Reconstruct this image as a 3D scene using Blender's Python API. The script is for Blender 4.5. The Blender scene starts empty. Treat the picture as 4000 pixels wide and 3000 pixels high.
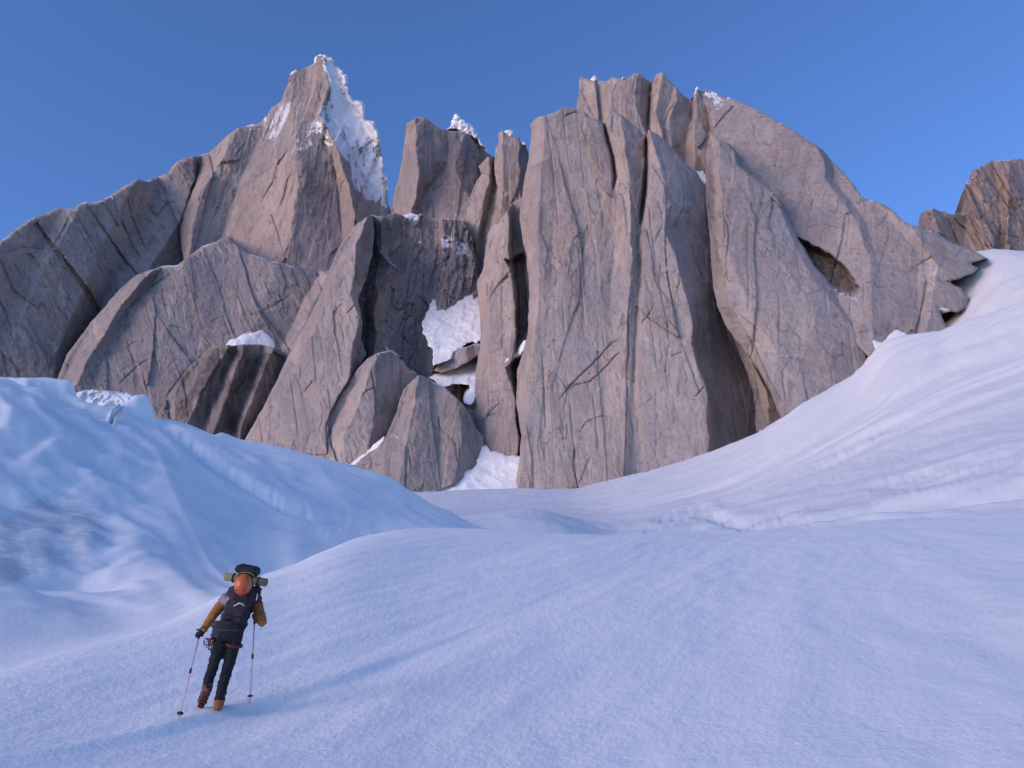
import bpy, bmesh, math, random
import numpy as np
from mathutils import Vector, Matrix

sc = bpy.context.scene
COL = sc.collection
R = math.radians

# ------------------------------------------------------------------ camera
PITCH = R(22.0)
CAMZ = 1.6
W, H, F = 2212.0, 1659.0, 1770.0          # frame measured in units of 1/2212 of its width
cd = bpy.data.cameras.new('camera')
cam = bpy.data.objects.new('camera', cd)
COL.objects.link(cam)
cam.location = (0, 0, CAMZ)
cam.rotation_euler = (math.pi / 2 + PITCH, 0, 0)
cd.sensor_width = 36.0
cd.lens = 36.0 * F / W
cd.clip_start = 0.1
cd.clip_end = 20000
sc.camera = cam

# ------------------------------------------------------------------ sky, sun, exposure
SUN_EL, SUN_AZ = R(12.0), R(233.0)         # low twilight glow behind the camera, to the left
world = bpy.data.worlds.new('World')
sc.world = world
world.use_nodes = True
nt = world.node_tree
sky = nt.nodes.new('ShaderNodeTexSky')
sky.sky_type = 'NISHITA'
sky.sun_disc = False
sky.sun_elevation = SUN_EL
sky.sun_rotation = SUN_AZ
sky.altitude = 1500
sky.air_density = 1.0
sky.dust_density = 2.0
sky.ozone_density = 6.0
bg = nt.nodes['Background']
tone = nt.nodes.new('ShaderNodeMix')          # colour balance of the whole sky, the same in every direction
tone.data_type = 'RGBA'
tone.blend_type = 'MULTIPLY'
tone.inputs['Factor'].default_value = 1.0
tone.inputs[7].default_value = (1.22, 0.975, 1.01, 1)
nt.links.new(sky.outputs[0], tone.inputs[6])
nt.links.new(tone.outputs[2], bg.inputs[0])
bg.inputs[1].default_value = 0.15
ld = bpy.data.lights.new('sun', 'SUN')
ld.energy = 0.72
ld.angle = R(35)
ld.color = (1.0, 0.72, 0.60)
sun = bpy.data.objects.new('sun', ld)
COL.objects.link(sun)
sd = Vector((math.sin(SUN_AZ) * math.cos(SUN_EL), math.cos(SUN_AZ) * math.cos(SUN_EL), math.sin(SUN_EL)))
sun.rotation_euler = (-sd).to_track_quat('-Z', 'Y').to_euler()
vs = sc.view_settings
vs.view_transform = 'Standard'
vs.look = 'None'
vs.exposure = 1.0
vs.gamma = 1.0
vs.use_curve_mapping = False
sc.cycles.max_bounces = 6
sc.cycles.diffuse_bounces = 4
sc.cycles.use_denoising = True

# ------------------------------------------------------------------ helpers
CP, SP = math.cos(PITCH), math.sin(PITCH)


def ray(x, y):
    """direction of a frame point: lateral and vertical metres for every metre forward"""
    u = (np.asarray(x, float) - W / 2) / F
    w = (H / 2 - np.asarray(y, float)) / F
    dy = CP - w * SP
    return u / dy, (SP + w * CP) / dy


def at(x, y, Y):
    a, b = ray(x, y)
    return Vector((float(a * Y), float(Y), float(CAMZ + b * Y)))


def ph(x, y, Y):
    """the same for a point of the 4000 x 3000 photograph"""
    return at(x * W / 4000.0, y * W / 4000.0, Y)


_rng = np.random.RandomState(7)
_perm = _rng.permutation(512)
_perm = np.concatenate([_perm, _perm])
_ga = _rng.rand(512) * 2 * np.pi
_gx, _gy = np.cos(_ga), np.sin(_ga)


def perlin(x, y, seed=0):
    x = np.asarray(x, float) + seed * 17.31
    y = np.asarray(y, float) + seed * 9.73
    xi = np.floor(x).astype(np.int64)
    yi = np.floor(y).astype(np.int64)
    fx, fy = x - xi, y - yi
    xi &= 511
    yi &= 511
    x1 = (xi + 1) & 511
    y1 = (yi + 1) & 511
    u = fx * fx * fx * (fx * (fx * 6 - 15) + 10)
    v = fy * fy * fy * (fy * (fy * 6 - 15) + 10)
    h00 = _perm[_perm[xi] + yi] & 511
    h10 = _perm[_perm[x1] + yi] & 511
    h01 = _perm[_perm[xi] + y1] & 511
    h11 = _perm[_perm[x1] + y1] & 511
    n00 = _gx[h00] * fx + _gy[h00] * fy
    n10 = _gx[h10] * (fx - 1) + _gy[h10] * fy
    n01 = _gx[h01] * fx + _gy[h01] * (fy - 1)
    n11 = _gx[h11] * (fx - 1) + _gy[h11] * (fy - 1)
    a = n00 + u * (n10 - n00)
    b = n01 + u * (n11 - n01)
    return (a + v * (b - a)) * 1.5


def fbm(x, y, oct=4, seed=0, gain=0.5):
    s = 0
    a = 1.0
    for i in range(oct):
        s = s + a * perlin(x * 2 ** i, y * 2 ** i, seed + i * 3)
        a *= gain
    return s


def smooth01(t):
    t = np.clip(t, 0, 1)
    return t * t * (3 - 2 * t)


def terrace(n, k, sharp=4.0):
    t = n * k
    f = np.floor(t)
    r = np.clip((t - f - 0.5) * sharp + 0.5, 0, 1)
    return (f + r * r * (3 - 2 * r)) / k


def blocks(u, v, seed, tilt=0.5):
    """jointed rock: each cell is a flat block, set forward or back and turned a little; also the distance to the joint"""
    u = u + seed * 3.7
    v = v + seed * 5.1
    iu, iv = np.floor(u).astype(np.int64), np.floor(v).astype(np.int64)
    b1 = np.full(u.shape, 9e9)
    b2 = np.full(u.shape, 9e9)
    hh = np.zeros(u.shape, np.int64)
    cu = np.zeros(u.shape)
    cv = np.zeros(u.shape)
    for du in (-1, 0, 1):
        for dv in (-1, 0, 1):
            a, c = iu + du, iv + dv
            h = _perm[(_perm[(a & 511)] + (c & 511) + seed * 13) & 511]
            h2 = _perm[(h + 77) & 511]
            pu, pv = a + 0.1 + 0.8 * h / 512.0, c + 0.1 + 0.8 * h2 / 512.0
            d = (u - pu) ** 2 + (v - pv) ** 2
            m = d < b1
            b2 = np.where(m, b1, np.minimum(b2, d))
            b1 = np.where(m, d, b1)
            hh = np.where(m, h, hh)
            cu = np.where(m, u - pu, cu)
            cv = np.where(m, v - pv, cv)
    off = _perm[(hh + 31) & 511] / 256.0 - 1
    tu = _perm[(hh + 97) & 511] / 256.0 - 1
    tv = _perm[(hh + 151) & 511] / 256.0 - 1
    return off + tilt * (tu * cu * 2 + tv * cv * 2), np.sqrt(b2) - np.sqrt(b1)


def tag(o, label=None, cat=None, group=None, kind=None):
    if label:
        o['label'] = label
    if cat:
        o['category'] = cat
    if group:
        o['group'] = group
    if kind:
        o['kind'] = kind
    return o


def link(name, me, mat, parent=None, smooth=True):
    o = bpy.data.objects.new(name, me)
    COL.objects.link(o)
    if mat is not None and not me.materials:
        me.materials.append(mat)
    if smooth:
        me.polygons.foreach_set('use_smooth', np.ones(len(me.polygons), dtype=bool))
    if parent is not None:
        o.parent = parent
    return o


def mesh_np(name, verts, tris=None, quads=None):
    me = bpy.data.meshes.new(name)
    verts = np.asarray(verts, np.float32)
    loops, starts, n = [], [], 0
    if quads is not None and len(quads):
        q = np.asarray(quads, np.int32)
        loops.append(q.ravel())
        starts.append(np.arange(len(q), dtype=np.int32) * 4)
        n += len(q) * 4
    if tris is not None and len(tris):
        t = np.asarray(tris, np.int32)
        loops.append(t.ravel())
        starts.append(n + np.arange(len(t), dtype=np.int32) * 3)
    loops = np.concatenate(loops)
    starts = np.concatenate(starts)
    me.vertices.add(len(verts))
    me.vertices.foreach_set('co', verts.ravel())
    me.loops.add(len(loops))
    me.loops.foreach_set('vertex_index', loops)
    me.polygons.add(len(starts))
    me.polygons.foreach_set('loop_start', starts)
    me.update(calc_edges=True)
    return me


def set_attr(me, name, rgb, alpha=None):
    a = me.attributes.new(name, 'FLOAT_COLOR', 'POINT')
    n = len(me.vertices)
    arr = np.ones((n, 4), np.float32)
    arr[:len(rgb), :3] = rgb
    arr[len(rgb):, :3] = 0
    if alpha is not None:
        arr[:, 3] = 0.5
        arr[:len(rgb), 3] = alpha
    a.data.foreach_set('color', arr.ravel())


# ------------------------------------------------------------------ materials
def new_mat(name):
    m = bpy.data.materials.new(name)
    m.use_nodes = True
    t = m.node_tree
    b = t.nodes['Principled BSDF']
    return m, t, b


class NB:
    """small node helper"""

    def __init__(self, t):
        self.t = t

    def n(self, kind, **kw):
        nd = self.t.nodes.new(kind)
        for k, v in kw.items():
            setattr(nd, k, v)
        return nd

    def l(self, a, b):
        self.t.links.new(a, b)

    def val(self, sock, v):
        if hasattr(v, 'is_linked') or hasattr(v, 'links'):
            self.l(v, sock)
        else:
            sock.default_value = v

    def math(self, op, a, b=None, c=None, clamp=False):
        nd = self.n('ShaderNodeMath', operation=op)
        nd.use_clamp = clamp
        self.val(nd.inputs[0], a)
        if b is not None:
            self.val(nd.inputs[1], b)
        if c is not None:
            self.val(nd.inputs[2], c)
        return nd.outputs[0]

    def mix(self, f, a, b, blend='MIX'):
        nd = self.n('ShaderNodeMix', data_type='RGBA', blend_type=blend)
        self.val(nd.inputs['Factor'], f)
        for s, v in ((nd.inputs[6], a), (nd.inputs[7], b)):
            if isinstance(v, tuple):
                s.default_value = (*v, 1)
            else:
                self.l(v, s)
        return nd.outputs[2]

    def ramp(self, x, lo, hi, a=0.0, b=1.0):
        nd = self.n('ShaderNodeMapRange', interpolation_type='SMOOTHSTEP')
        self.val(nd.inputs[0], x)
        for i, v in zip((1, 2, 3, 4), (lo, hi, a, b)):
            nd.inputs[i].default_value = v
        return nd.outputs[0]

    def noise(self, vec, scale=1.0, detail=4, rough=0.55, dist=0.0):
        nd = self.n('ShaderNodeTexNoise')
        nd.inputs['Scale'].default_value = scale
        nd.inputs['Detail'].default_value = detail
        nd.inputs['Roughness'].default_value = rough
        nd.inputs['Distortion'].default_value = dist
        if vec is not None:
            self.l(vec, nd.inputs['Vector'])
        return nd.outputs['Fac']

    def mapping(self, vec, scale=(1, 1, 1), rot=(0, 0, 0), loc=(0, 0, 0)):
        nd = self.n('ShaderNodeMapping')
        nd.inputs['Scale'].default_value = scale
        nd.inputs['Rotation'].default_value = rot
        nd.inputs['Location'].default_value = loc
        self.l(vec, nd.inputs['Vector'])
        return nd.outputs[0]


def rock_material():
    m, t, b = new_mat('granite')
    k = NB(t)
    geo = k.n('ShaderNodeNewGeometry')
    pos = geo.outputs['Position']
    at_ = k.n('ShaderNodeAttribute', attribute_name='tint')
    sep = k.n('ShaderNodeSeparateColor')
    k.l(at_.outputs['Color'], sep.inputs[0])
    orange, dark, rime = sep.outputs[0], sep.outputs[1], sep.outputs[2]
    big = k.noise(pos, 0.012, 5, 0.6)
    med = k.noise(pos, 0.06, 6, 0.65, 0.4)
    fine = k.noise(pos, 0.32, 6, 0.78)
    streak = k.noise(k.mapping(pos, (0.11, 0.11, 0.012)), 1.0, 5, 0.6, 0.5)
    col = k.mix(k.ramp(big, 0.40, 0.60), (0.56, 0.48, 0.415), (0.44, 0.41, 0.39))
    of = k.math('MULTIPLY', orange, k.ramp(k.math('ADD', k.math('MULTIPLY', med, 0.6), k.math('MULTIPLY', streak, 0.5)), 0.35, 0.72, 0.25, 1.0))
    col = k.mix(of, col, (0.64, 0.44, 0.33))
    # mineral blotches and water streaks
    col = k.mix(k.ramp(med, 0.42, 0.72, 0.0, 0.34), col, (0.31, 0.28, 0.265))
    col = k.mix(k.ramp(streak, 0.52, 0.70, 0.0, 0.66), col, (0.20, 0.18, 0.185))
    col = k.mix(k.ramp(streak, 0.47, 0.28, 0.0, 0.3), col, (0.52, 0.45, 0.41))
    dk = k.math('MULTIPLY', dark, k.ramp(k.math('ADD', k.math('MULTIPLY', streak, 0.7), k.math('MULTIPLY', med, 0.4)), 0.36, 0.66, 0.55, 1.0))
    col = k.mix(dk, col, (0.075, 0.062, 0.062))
    col = k.mix(k.ramp(fine, 0.35, 0.7, 0.22, 0.0), col, (0.17, 0.145, 0.14))
    # thin joints, broken up so that they come and go
    v = k.n('ShaderNodeTexVoronoi', feature='DISTANCE_TO_EDGE')
    warp = k.n('ShaderNodeTexNoise')
    warp.inputs['Scale'].default_value = 0.03
    warp.inputs['Detail'].default_value = 4
    k.l(pos, warp.inputs['Vector'])
    vm = k.n('ShaderNodeVectorMath', operation='MULTIPLY_ADD')
    k.l(warp.outputs['Color'], vm.inputs[0])
    vm.inputs[1].default_value = (9, 9, 9)
    k.l(pos, vm.inputs[2])
    mp = k.mapping(vm.outputs[0], (0.034, 0.034, 0.0085), (0, R(9), 0))
    k.l(mp, v.inputs['Vector'])
    v.inputs['Scale'].default_value = 1.0
    gate = k.ramp(k.noise(pos, 0.022, 4, 0.6), 0.54, 0.62)
    joint = k.math('MULTIPLY', k.ramp(v.outputs['Distance'], 0.0, 0.022, 1.0, 0.0), gate)
    col = k.mix(k.math('MULTIPLY', joint, 0.55), col, (0.10, 0.085, 0.08))
    bt = at_.outputs['Alpha']
    col = k.mix(k.ramp(bt, 0.15, 0.5, 0.42, 0.0), col, (0.26, 0.225, 0.22))
    col = k.mix(k.ramp(bt, 0.55, 0.9, 0.0, 0.40), col, (0.62, 0.52, 0.44))
    rust = k.math('MULTIPLY', k.ramp(k.noise(k.mapping(pos, (0.02, 0.02, 0.007)), 1.0, 6, 0.65, 0.6), 0.56, 0.70), 0.36)
    col = k.mix(rust, col, (0.46, 0.29, 0.21))
    # short overlaps and pockets, flat or standing, their small shadows painted into the colour
    d1 = k.noise(k.mapping(pos, (0.07, 0.07, 0.42), (0, R(14), 0)), 1.0, 3, 0.55, 0.3)
    d2 = k.noise(k.mapping(pos, (0.38, 0.38, 0.045), (0, R(-5), 0)), 1.0, 3, 0.55, 0.3)
    gate2 = k.ramp(k.noise(pos, 0.010, 4, 0.6), 0.38, 0.60)
    dash = k.math('MAXIMUM', k.ramp(d1, 0.665, 0.72), k.math('MULTIPLY', k.ramp(d2, 0.67, 0.73), 0.8))
    dash = k.math('MULTIPLY', dash, gate2)
    col = k.mix(k.math('MULTIPLY', dash, 0.45), col, (0.11, 0.095, 0.095))
    mot = k.noise(pos, 0.024, 7, 0.72, 0.3)
    col = k.mix(k.ramp(mot, 0.38, 0.66, 0.26, 0.0), col, (0.24, 0.21, 0.21))
    col = k.mix(k.ramp(mot, 0.52, 0.70, 0.0, 0.30), col, (0.56, 0.49, 0.46))
    # snow and rime: painted-on plaster of ice where the face catches it, and on ledges
    nz = k.n('ShaderNodeSeparateXYZ')
    k.l(geo.outputs['Normal'], nz.inputs[0])
    dr = k.noise(k.mapping(pos, (0.085, 0.085, 0.011)), 1.0, 4, 0.6, 0.4)
    rm = k.math('ADD', k.math('ADD', rime, k.math('MULTIPLY', k.math('SUBTRACT', dr, 0.5), 1.5)), k.math('MULTIPLY', nz.outputs['Z'], 0.35))
    snowf = k.ramp(rm, 0.62, 0.80)
    led = k.math('MULTIPLY', k.ramp(nz.outputs['Z'], 0.58, 0.70), k.ramp(k.noise(pos, 0.02, 4, 0.6), 0.48, 0.56))
    snowf = k.math('MAXIMUM', snowf, k.math('MULTIPLY', led, 0.85), clamp=True)
    col = k.mix(snowf, col, (0.80, 0.82, 0.86))
    k.l(col, b.inputs['Base Color'])
    b.inputs['Roughness'].default_value = 0.92
    b.inputs['Specular IOR Level'].default_value = 0.2
    hgt = k.math('ADD', k.math('MULTIPLY', fine, 2.6), k.math('MULTIPLY', med, 3.0))
    hgt = k.math('SUBTRACT', hgt, k.math('MULTIPLY', joint, 2.2))
    hgt = k.math('ADD', hgt, k.math('MULTIPLY', streak, 1.6))
    hgt = k.math('SUBTRACT', hgt, k.math('MULTIPLY', dash, 1.4))
    hgt = k.math('ADD', hgt, k.math('MULTIPLY', k.noise(pos, 0.13, 6, 0.7), 3.2))
    bp = k.n('ShaderNodeBump')
    bp.inputs['Strength'].default_value = 0.9
    bp.inputs['Distance'].default_value = 1.0
    k.l(hgt, bp.inputs['Height'])
    k.l(bp.outputs[0], b.inputs['Normal'])
    return m


def snow_material(name='snow', far=False):
    m, t, b = new_mat(name)
    k = NB(t)
    geo = k.n('ShaderNodeNewGeometry')
    pos = geo.outputs['Position']
    at_ = k.n('ShaderNodeAttribute', attribute_name='tint')
    sep = k.n('ShaderNodeSeparateColor')
    k.l(at_.outputs['Color'], sep.inputs[0])
    ice, dirt = sep.outputs[0], sep.outputs[1]
    if far:
        n1 = k.noise(pos, 0.05, 5, 0.6)
        n2 = k.noise(pos, 0.5, 4, 0.6)
        col = k.mix(k.ramp(n1, 0.35, 0.7), (0.86, 0.86, 0.83), (0.77, 0.79, 0.79))
        hgt = k.math('ADD', k.math('MULTIPLY', n1, 3.0), k.math('MULTIPLY', n2, 0.5))
        dist = 1.2
    else:
        d = R(-20)
        s1 = k.noise(k.mapping(pos, (0.55, 0.05, 0.3), (0, 0, d)), 1.0, 5, 0.6)
        g1 = k.noise(pos, 9.0, 4, 0.7)
        g2 = k.noise(pos, 32.0, 3, 0.7)
        n3 = k.noise(pos, 0.12, 5, 0.6)
        col = k.mix(k.ramp(s1, 0.38, 0.66), (0.94, 0.92, 0.84), (0.88, 0.88, 0.82))
        col = k.mix(k.ramp(n3, 0.45, 0.7, 0.0, 0.5), col, (0.95, 0.93, 0.86))
        hgt = k.math('ADD', k.math('MULTIPLY', g1, 0.022), k.math('MULTIPLY', g2, 0.010))
        hgt = k.math('ADD', hgt, k.math('MULTIPLY', s1, 0.07))
        dist = 1.0
    icen = k.ramp(k.math('ADD', ice, k.math('MULTIPLY', k.math('SUBTRACT', k.noise(pos, 0.16, 5, 0.6), 0.5), 0.9)), 0.25, 0.85)
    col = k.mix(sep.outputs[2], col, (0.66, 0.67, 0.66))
    col = k.mix(icen, col, (0.64, 0.73, 0.77))
    dn = k.noise(k.mapping(pos, (0.5, 0.5, 1.6), (0, R(20), 0)), 1.0, 6, 0.7, 0.8)
    df = k.ramp(k.math('ADD', dirt, k.math('MULTIPLY', k.math('SUBTRACT', dn, 0.5), 1.6)), 0.50, 0.95, 0.0, 0.5)
    col = k.mix(df, col, (0.42, 0.38, 0.36))
    k.l(col, b.inputs['Base Color'])
    b.inputs['Roughness'].default_value = 0.75
    b.inputs['Specular IOR Level'].default_value = 0.25
    bp = k.n('ShaderNodeBump')
    bp.inputs['Strength'].default_value = 0.75
    bp.inputs['Distance'].default_value = dist
    k.l(hgt, bp.inputs['Height'])
    k.l(bp.outputs[0], b.inputs['Normal'])
    return m


M_ROCK = rock_material()
M_SNOW = snow_material('wind_packed_snow')
M_SNOWF = snow_material('old_snow', far=True)

# ------------------------------------------------------------------ the glacier: one sheet round the camera out to the rock
CURVES = {
    'A': [(-150, 1490, 14), (0, 1452, 15), (180, 1400, 17), (330, 1360, 19), (420, 1325, 21), (500, 1272, 25), (560, 1244, 28), (620, 1232, 32), (660, 1212, 34),
          (705, 1185, 37), (750, 1170, 40), (800, 1158, 44), (870, 1147, 50), (950, 1144, 55), (1050, 1148, 58), (1200, 1157, 60), (1350, 1161, 62), (1500, 1156, 65),
          (1700, 1150, 70), (1900, 1140, 76), (2100, 1130, 82), (2212, 1124, 86), (2400, 1115, 90)],
    'C': [(-200, 770, 100), (0, 797, 105), (60, 802, 106), (110, 812, 107), (150, 822, 108), (160, 838, 109), (164, 868, 110), (200, 892, 111), (236, 908, 112), (262, 884, 113),
          (290, 858, 114), (310, 848, 115), (325, 850, 115), (332, 868, 116), (336, 893, 116), (400, 915, 118), (440, 932, 119), (462, 938, 119), (480, 926, 120), (500, 930, 121), (560, 954, 123),
          (640, 980, 127), (700, 993, 130), (760, 1010, 133), (860, 1050, 139), (960, 1100, 146), (1040, 1136, 151), (1085, 1151, 154), (1150, 1166, 158),
          (1300, 1168, 160), (1500, 1150, 160), (1700, 1130, 160), (1900, 1106, 160), (2212, 1072, 160), (2400, 1050, 160)],
    'D': [(-200, 860, 180), (0, 880, 180), (330, 960, 185), (600, 1040, 190), (900, 1120, 190), (1000, 1131, 190), (1050, 1122, 190), (1100, 1113, 190), (1150, 1112, 190),
          (1200, 1120, 192), (1250, 1138, 194), (1285, 1156, 196), (1340, 1158, 198), (1400, 1142, 200), (1500, 1135, 200), (1700, 1102, 200), (1900, 1070, 200),
          (2212, 1020, 200), (2400, 990, 200)],
    'E': [(-200, 900, 300), (300, 1000, 300), (700, 1110, 300), (960, 1112, 300), (1100, 1116, 300), (1200, 1124, 300), (1290, 1146, 300), (1350, 1139, 300), (1400, 1128, 300), (1450, 1119, 300), (1500, 1115, 300),
          (1600, 1100, 300), (1700, 1065, 300), (1900, 1010, 300), (2100, 955, 300), (2212, 930, 300), (2400, 890, 300)],
    'G': [(-200, 930, 470), (300, 1020, 470), (700, 1110, 470), (960, 1104, 470), (1100, 1103, 470), (1200, 1110, 470), (1300, 1118, 470), (1400, 1096, 470), (1500, 1080, 470),
          (1600, 1052, 470), (1700, 1005, 470), (1800, 960, 470), (1900, 912, 470), (2050, 850, 470), (2212, 800, 470), (2400, 750, 470)],
    'H': [(-200, 960, 860), (300, 1040, 860), (800, 1100, 860), (900, 1094, 860), (1000, 1090, 860), (1100, 1086, 860), (1160, 1084, 860), (1240, 1085, 860), (1320, 1071, 850),
          (1380, 1055, 845), (1450, 1036, 840), (1560, 1000, 830), (1650, 962, 820), (1700, 926, 810), (1750, 890, 800), (1800, 862, 790), (1830, 845, 780), (1855, 823, 770), (1875, 797, 760),
          (1893, 772, 755), (1915, 754, 750), (1945, 744, 745), (2000, 737, 740), (2040, 734, 735), (2070, 716, 730), (2130, 695, 720), (2212, 662, 700), (2400, 600, 690)],
    'K': [(-200, 975, 1150), (300, 1055, 1150), (800, 1115, 1150), (1240, 1100, 1150), (1560, 1015, 1150), (1700, 940, 1150), (1830, 860, 1150), (1880, 806, 1150), (1896, 760, 1150), (1930, 756, 1150), (2000, 735, 1150), (2030, 706, 1150), (2060, 680, 1150), (2085, 660, 1150), (2110, 642, 1150), (2150, 612, 1150), (2212, 592, 1150), (2400, 570, 1150)],
    'I': [(-200, 1000, 1300), (1200, 1120, 1300), (1750, 930, 1340), (1860, 850, 1350), (1900, 752, 1360), (1960, 700, 1380), (2000, 630, 1380), (2030, 585, 1380), (2060, 562, 1380), (2095, 553, 1380), (2130, 548, 1380), (2160, 547, 1380), (2212, 549, 1380), (2400, 540, 1380)],
}


def _curve(pts):
    p = np.array(pts, float)
    a, b = ray(p[:, 0], p[:, 1])
    th = np.arctan(a)
    bh = b / np.sqrt(1 + a * a)
    o = np.argsort(th)
    return th[o], p[o, 2], bh[o]


_CV = {k: _curve(v) for k, v in CURVES.items()}


def glacier_keys(th):
    """radii and heights of the profile along every azimuth"""
    thc = np.clip(th, -R(40), R(40))
    rs, zs = [np.zeros_like(th)], [np.zeros_like(th)]

    def add(r, z):
        rs.append(r)
        zs.append(z)

    def get(c):
        t, r, b = _CV[c]
        rr = np.interp(thc, t, r)
        return rr, CAMZ + rr * np.interp(thc, t, b), np.interp(thc, t, b)
    side = np.clip(thc / R(34), -1, 1)
    add(0 * th + 4.0, 0.62 + 0.06 * side)
    add(0 * th + 10.0, 1.64 + 0.30 * np.where(side > 0, side, 0.9 * side))
    rA, zA, bA = get('A')
    add(rA, zA)
    drop = 0.004 + 0.016 * smooth01((thc - R(-24)) / R(14)) * (1 - 0.6 * smooth01((thc - R(2)) / R(14)))
    add(rA * 1.30, CAMZ + rA * 1.30 * (bA - drop))
    rC, zC, bC = get('C')
    tS, rS, bS = _CV['C']
    gS = np.linspace(-R(45), R(45), 901)
    bb = np.interp(gS, tS, bS)
    kk = np.exp(-0.5 * (np.arange(-60, 61) * 0.1 / 2.2) ** 2)
    bb = np.convolve(np.pad(bb, 60, mode='edge'), kk / kk.sum(), mode='valid')
    bs = np.interp(thc, gS, bb)
    r0, z0 = rs[-1], zs[-1]
    r1, z1 = rC * 0.88, CAMZ + rC * 0.88 * (bs - 0.012)
    for f, sag in ((0.3, 0.055), (0.55, 0.05), (0.8, 0.02)):
        rr_ = r0 + (r1 - r0) * f
        add(rr_, z0 + (z1 - z0) * f - sag * (r1 - r0) * smooth01((R(-2) - thc) / R(8)))
    add(r1, z1)
    add(rC * 0.95, CAMZ + rC * 0.95 * (bs - 0.006))
    add(rC, zC)
    add(rC + 14, zC + 14 * (bC - 0.22))
    rD, zD, bD = get('D')
    add(rD, zD)
    for c in 'EG':
        r_, z_, b_ = get(c)
        add(r_, z_)
    rH, zH, bH = get('H')
    add(rH, zH)
    add(rH + 30, CAMZ + (rH + 30) * (bH - 0.012))
    rK, zK, bK = get('K')
    add(rK, zK)
    rI, zI, bI = get('I')
    add(rI, zI)
    add(rI + 60, zI + 8)
    add(rI * 0 + 1560, zI + 20)
    rs, zs = np.array(rs), np.array(zs)
    if len(th) > 3:                          # ease the profile from one bearing to the next; the ragged ice crest keeps its steps
        fine = np.linspace(th[0], th[-1], int((th[-1] - th[0]) / R(0.04)))
        for i in range(len(rs)):
            w_ = 0.08 if i in (10, 11) else 0.30 if i in (15, 16) else 0.5 if i in (17, 18) else 1.3
            kx = np.arange(-int(4 * w_ / 0.04), int(4 * w_ / 0.04) + 1) * 0.04
            ker = np.exp(-0.5 * (kx / w_) ** 2)
            ker /= ker.sum()
            for arr in (rs, zs):
                q = np.interp(fine, th, arr[i])
                q = np.convolve(np.pad(q, len(kx) // 2, mode='edge'), ker, mode='valid')
                arr[i] = np.interp(th, fine, q)
    # behind and beside the frame the glacier runs on as a plain slope
    wgt = smooth01((np.abs(th) - R(42)) / R(30))
    plain = 0.155 * rs * np.cos(th) * np.where(rs > 200, 200 / np.maximum(rs, 1), 1)
    return rs, zs * (1 - wgt) + plain * wgt


def pchip_rows(xk, yk, x):
    """monotone cubic through (xk, yk)[:, j] for every column j, at x"""
    n = xk.shape[0]
    h = np.diff(xk, axis=0)
    h = np.maximum(h, 1e-3)
    d = np.diff(yk, axis=0) / h
    m = np.zeros_like(yk)
    w1 = 2 * h[1:] + h[:-1]
    w2 = h[1:] + 2 * h[:-1]
    ok = d[1:] * d[:-1] > 0
    with np.errstate(all='ignore'):
        mm = (w1 + w2) / (w1 / d[:-1] + w2 / d[1:])
    m[1:-1] = np.where(ok, mm, 0)
    m[0], m[-1] = d[0], d[-1]
    out = np.zeros((len(x), xk.shape[1]))
    for j in range(xk.shape[1]):
        i = np.clip(np.searchsorted(xk[:, j], x) - 1, 0, n - 2)
        t = (x - xk[i, j]) / h[i, j]
        t2, t3 = t * t, t * t * t
        out[:, j] = ((2 * t3 - 3 * t2 + 1) * yk[i, j] + (t3 - 2 * t2 + t) * h[i, j] * m[i, j]
                     + (-2 * t3 + 3 * t2) * yk[i + 1, j] + (t3 - t2) * h[i, j] * m[i + 1, j])
    return out


SD = R(20)                                  # the wind lines run 20 degrees to the right of straight ahead


def snow_relief(x, y):
    """wind crust: low ridges along the wind, a trodden line, ripples"""
    al = x * math.sin(SD) + y * math.cos(SD)
    ac = x * math.cos(SD) - y * math.sin(SD)
    r = np.hypot(x, y)
    near = 1 - smooth01((r - 60) / 60)
    wob = 0.6 * perlin(al / 9, ac / 5, 3)
    z = 0.055 * perlin((ac + wob) / 1.3, al / 9, 5) + 0.11 * perlin((ac + wob) / 3.6, al / 20, 6)
    z += 0.026 * perlin((ac + wob) / 0.5, al / 2.2, 8) + 0.010 * perlin(ac / 0.35, al / 0.6, 7)
    z += 0.006 * perlin(ac / 0.11, al / 0.2, 9) + 0.004 * perlin(ac / 0.05, al / 0.06, 10)
    # shallow furrows with a raised lip that cross the slope, and the line the climber follows
    for c0, dep, wd in ((-6.55, 0.12, 0.22), (-7.75, 0.05, 0.28), (-5.2, 0.03, 0.35)):
        q = (ac - c0 - 0.35 * perlin(al / 11, c0, 12) - 0.06 * perlin(al / 1.7, c0, 13)) / wd
        z -= dep * smooth01(q + 1) * (1 - smooth01(q / 9)) * (0.8 + 0.5 * perlin(al / 8, c0 * 3.1, 14)) * (0.15 + 0.85 * smooth01((al - 5) / 3)) * (1 - 0.75 * smooth01((al - 13) / 10))
    for c0, dep, wd in ( (-4.4, 0.05, 0.5), (-1.6, 0.05, 0.7), (2.6, 0.08, 0.6), (5.5, 0.07, 0.8), (8.7, 0.08, 0.9)):
        q = (ac - c0 - 0.5 * perlin(al / 11, c0, 12) - 0.10 * perlin(al / 1.7, c0, 13)) / wd
        z += (-dep * np.exp(-q * q) + 0.6 * dep * np.exp(-(q - 1.5) ** 2)) * (0.55 + 0.6 * perlin(al / 8, c0 * 3.1, 14))
    return 0.62 * z * near * (0.35 + 0.65 * smooth01(r / 6))


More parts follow.
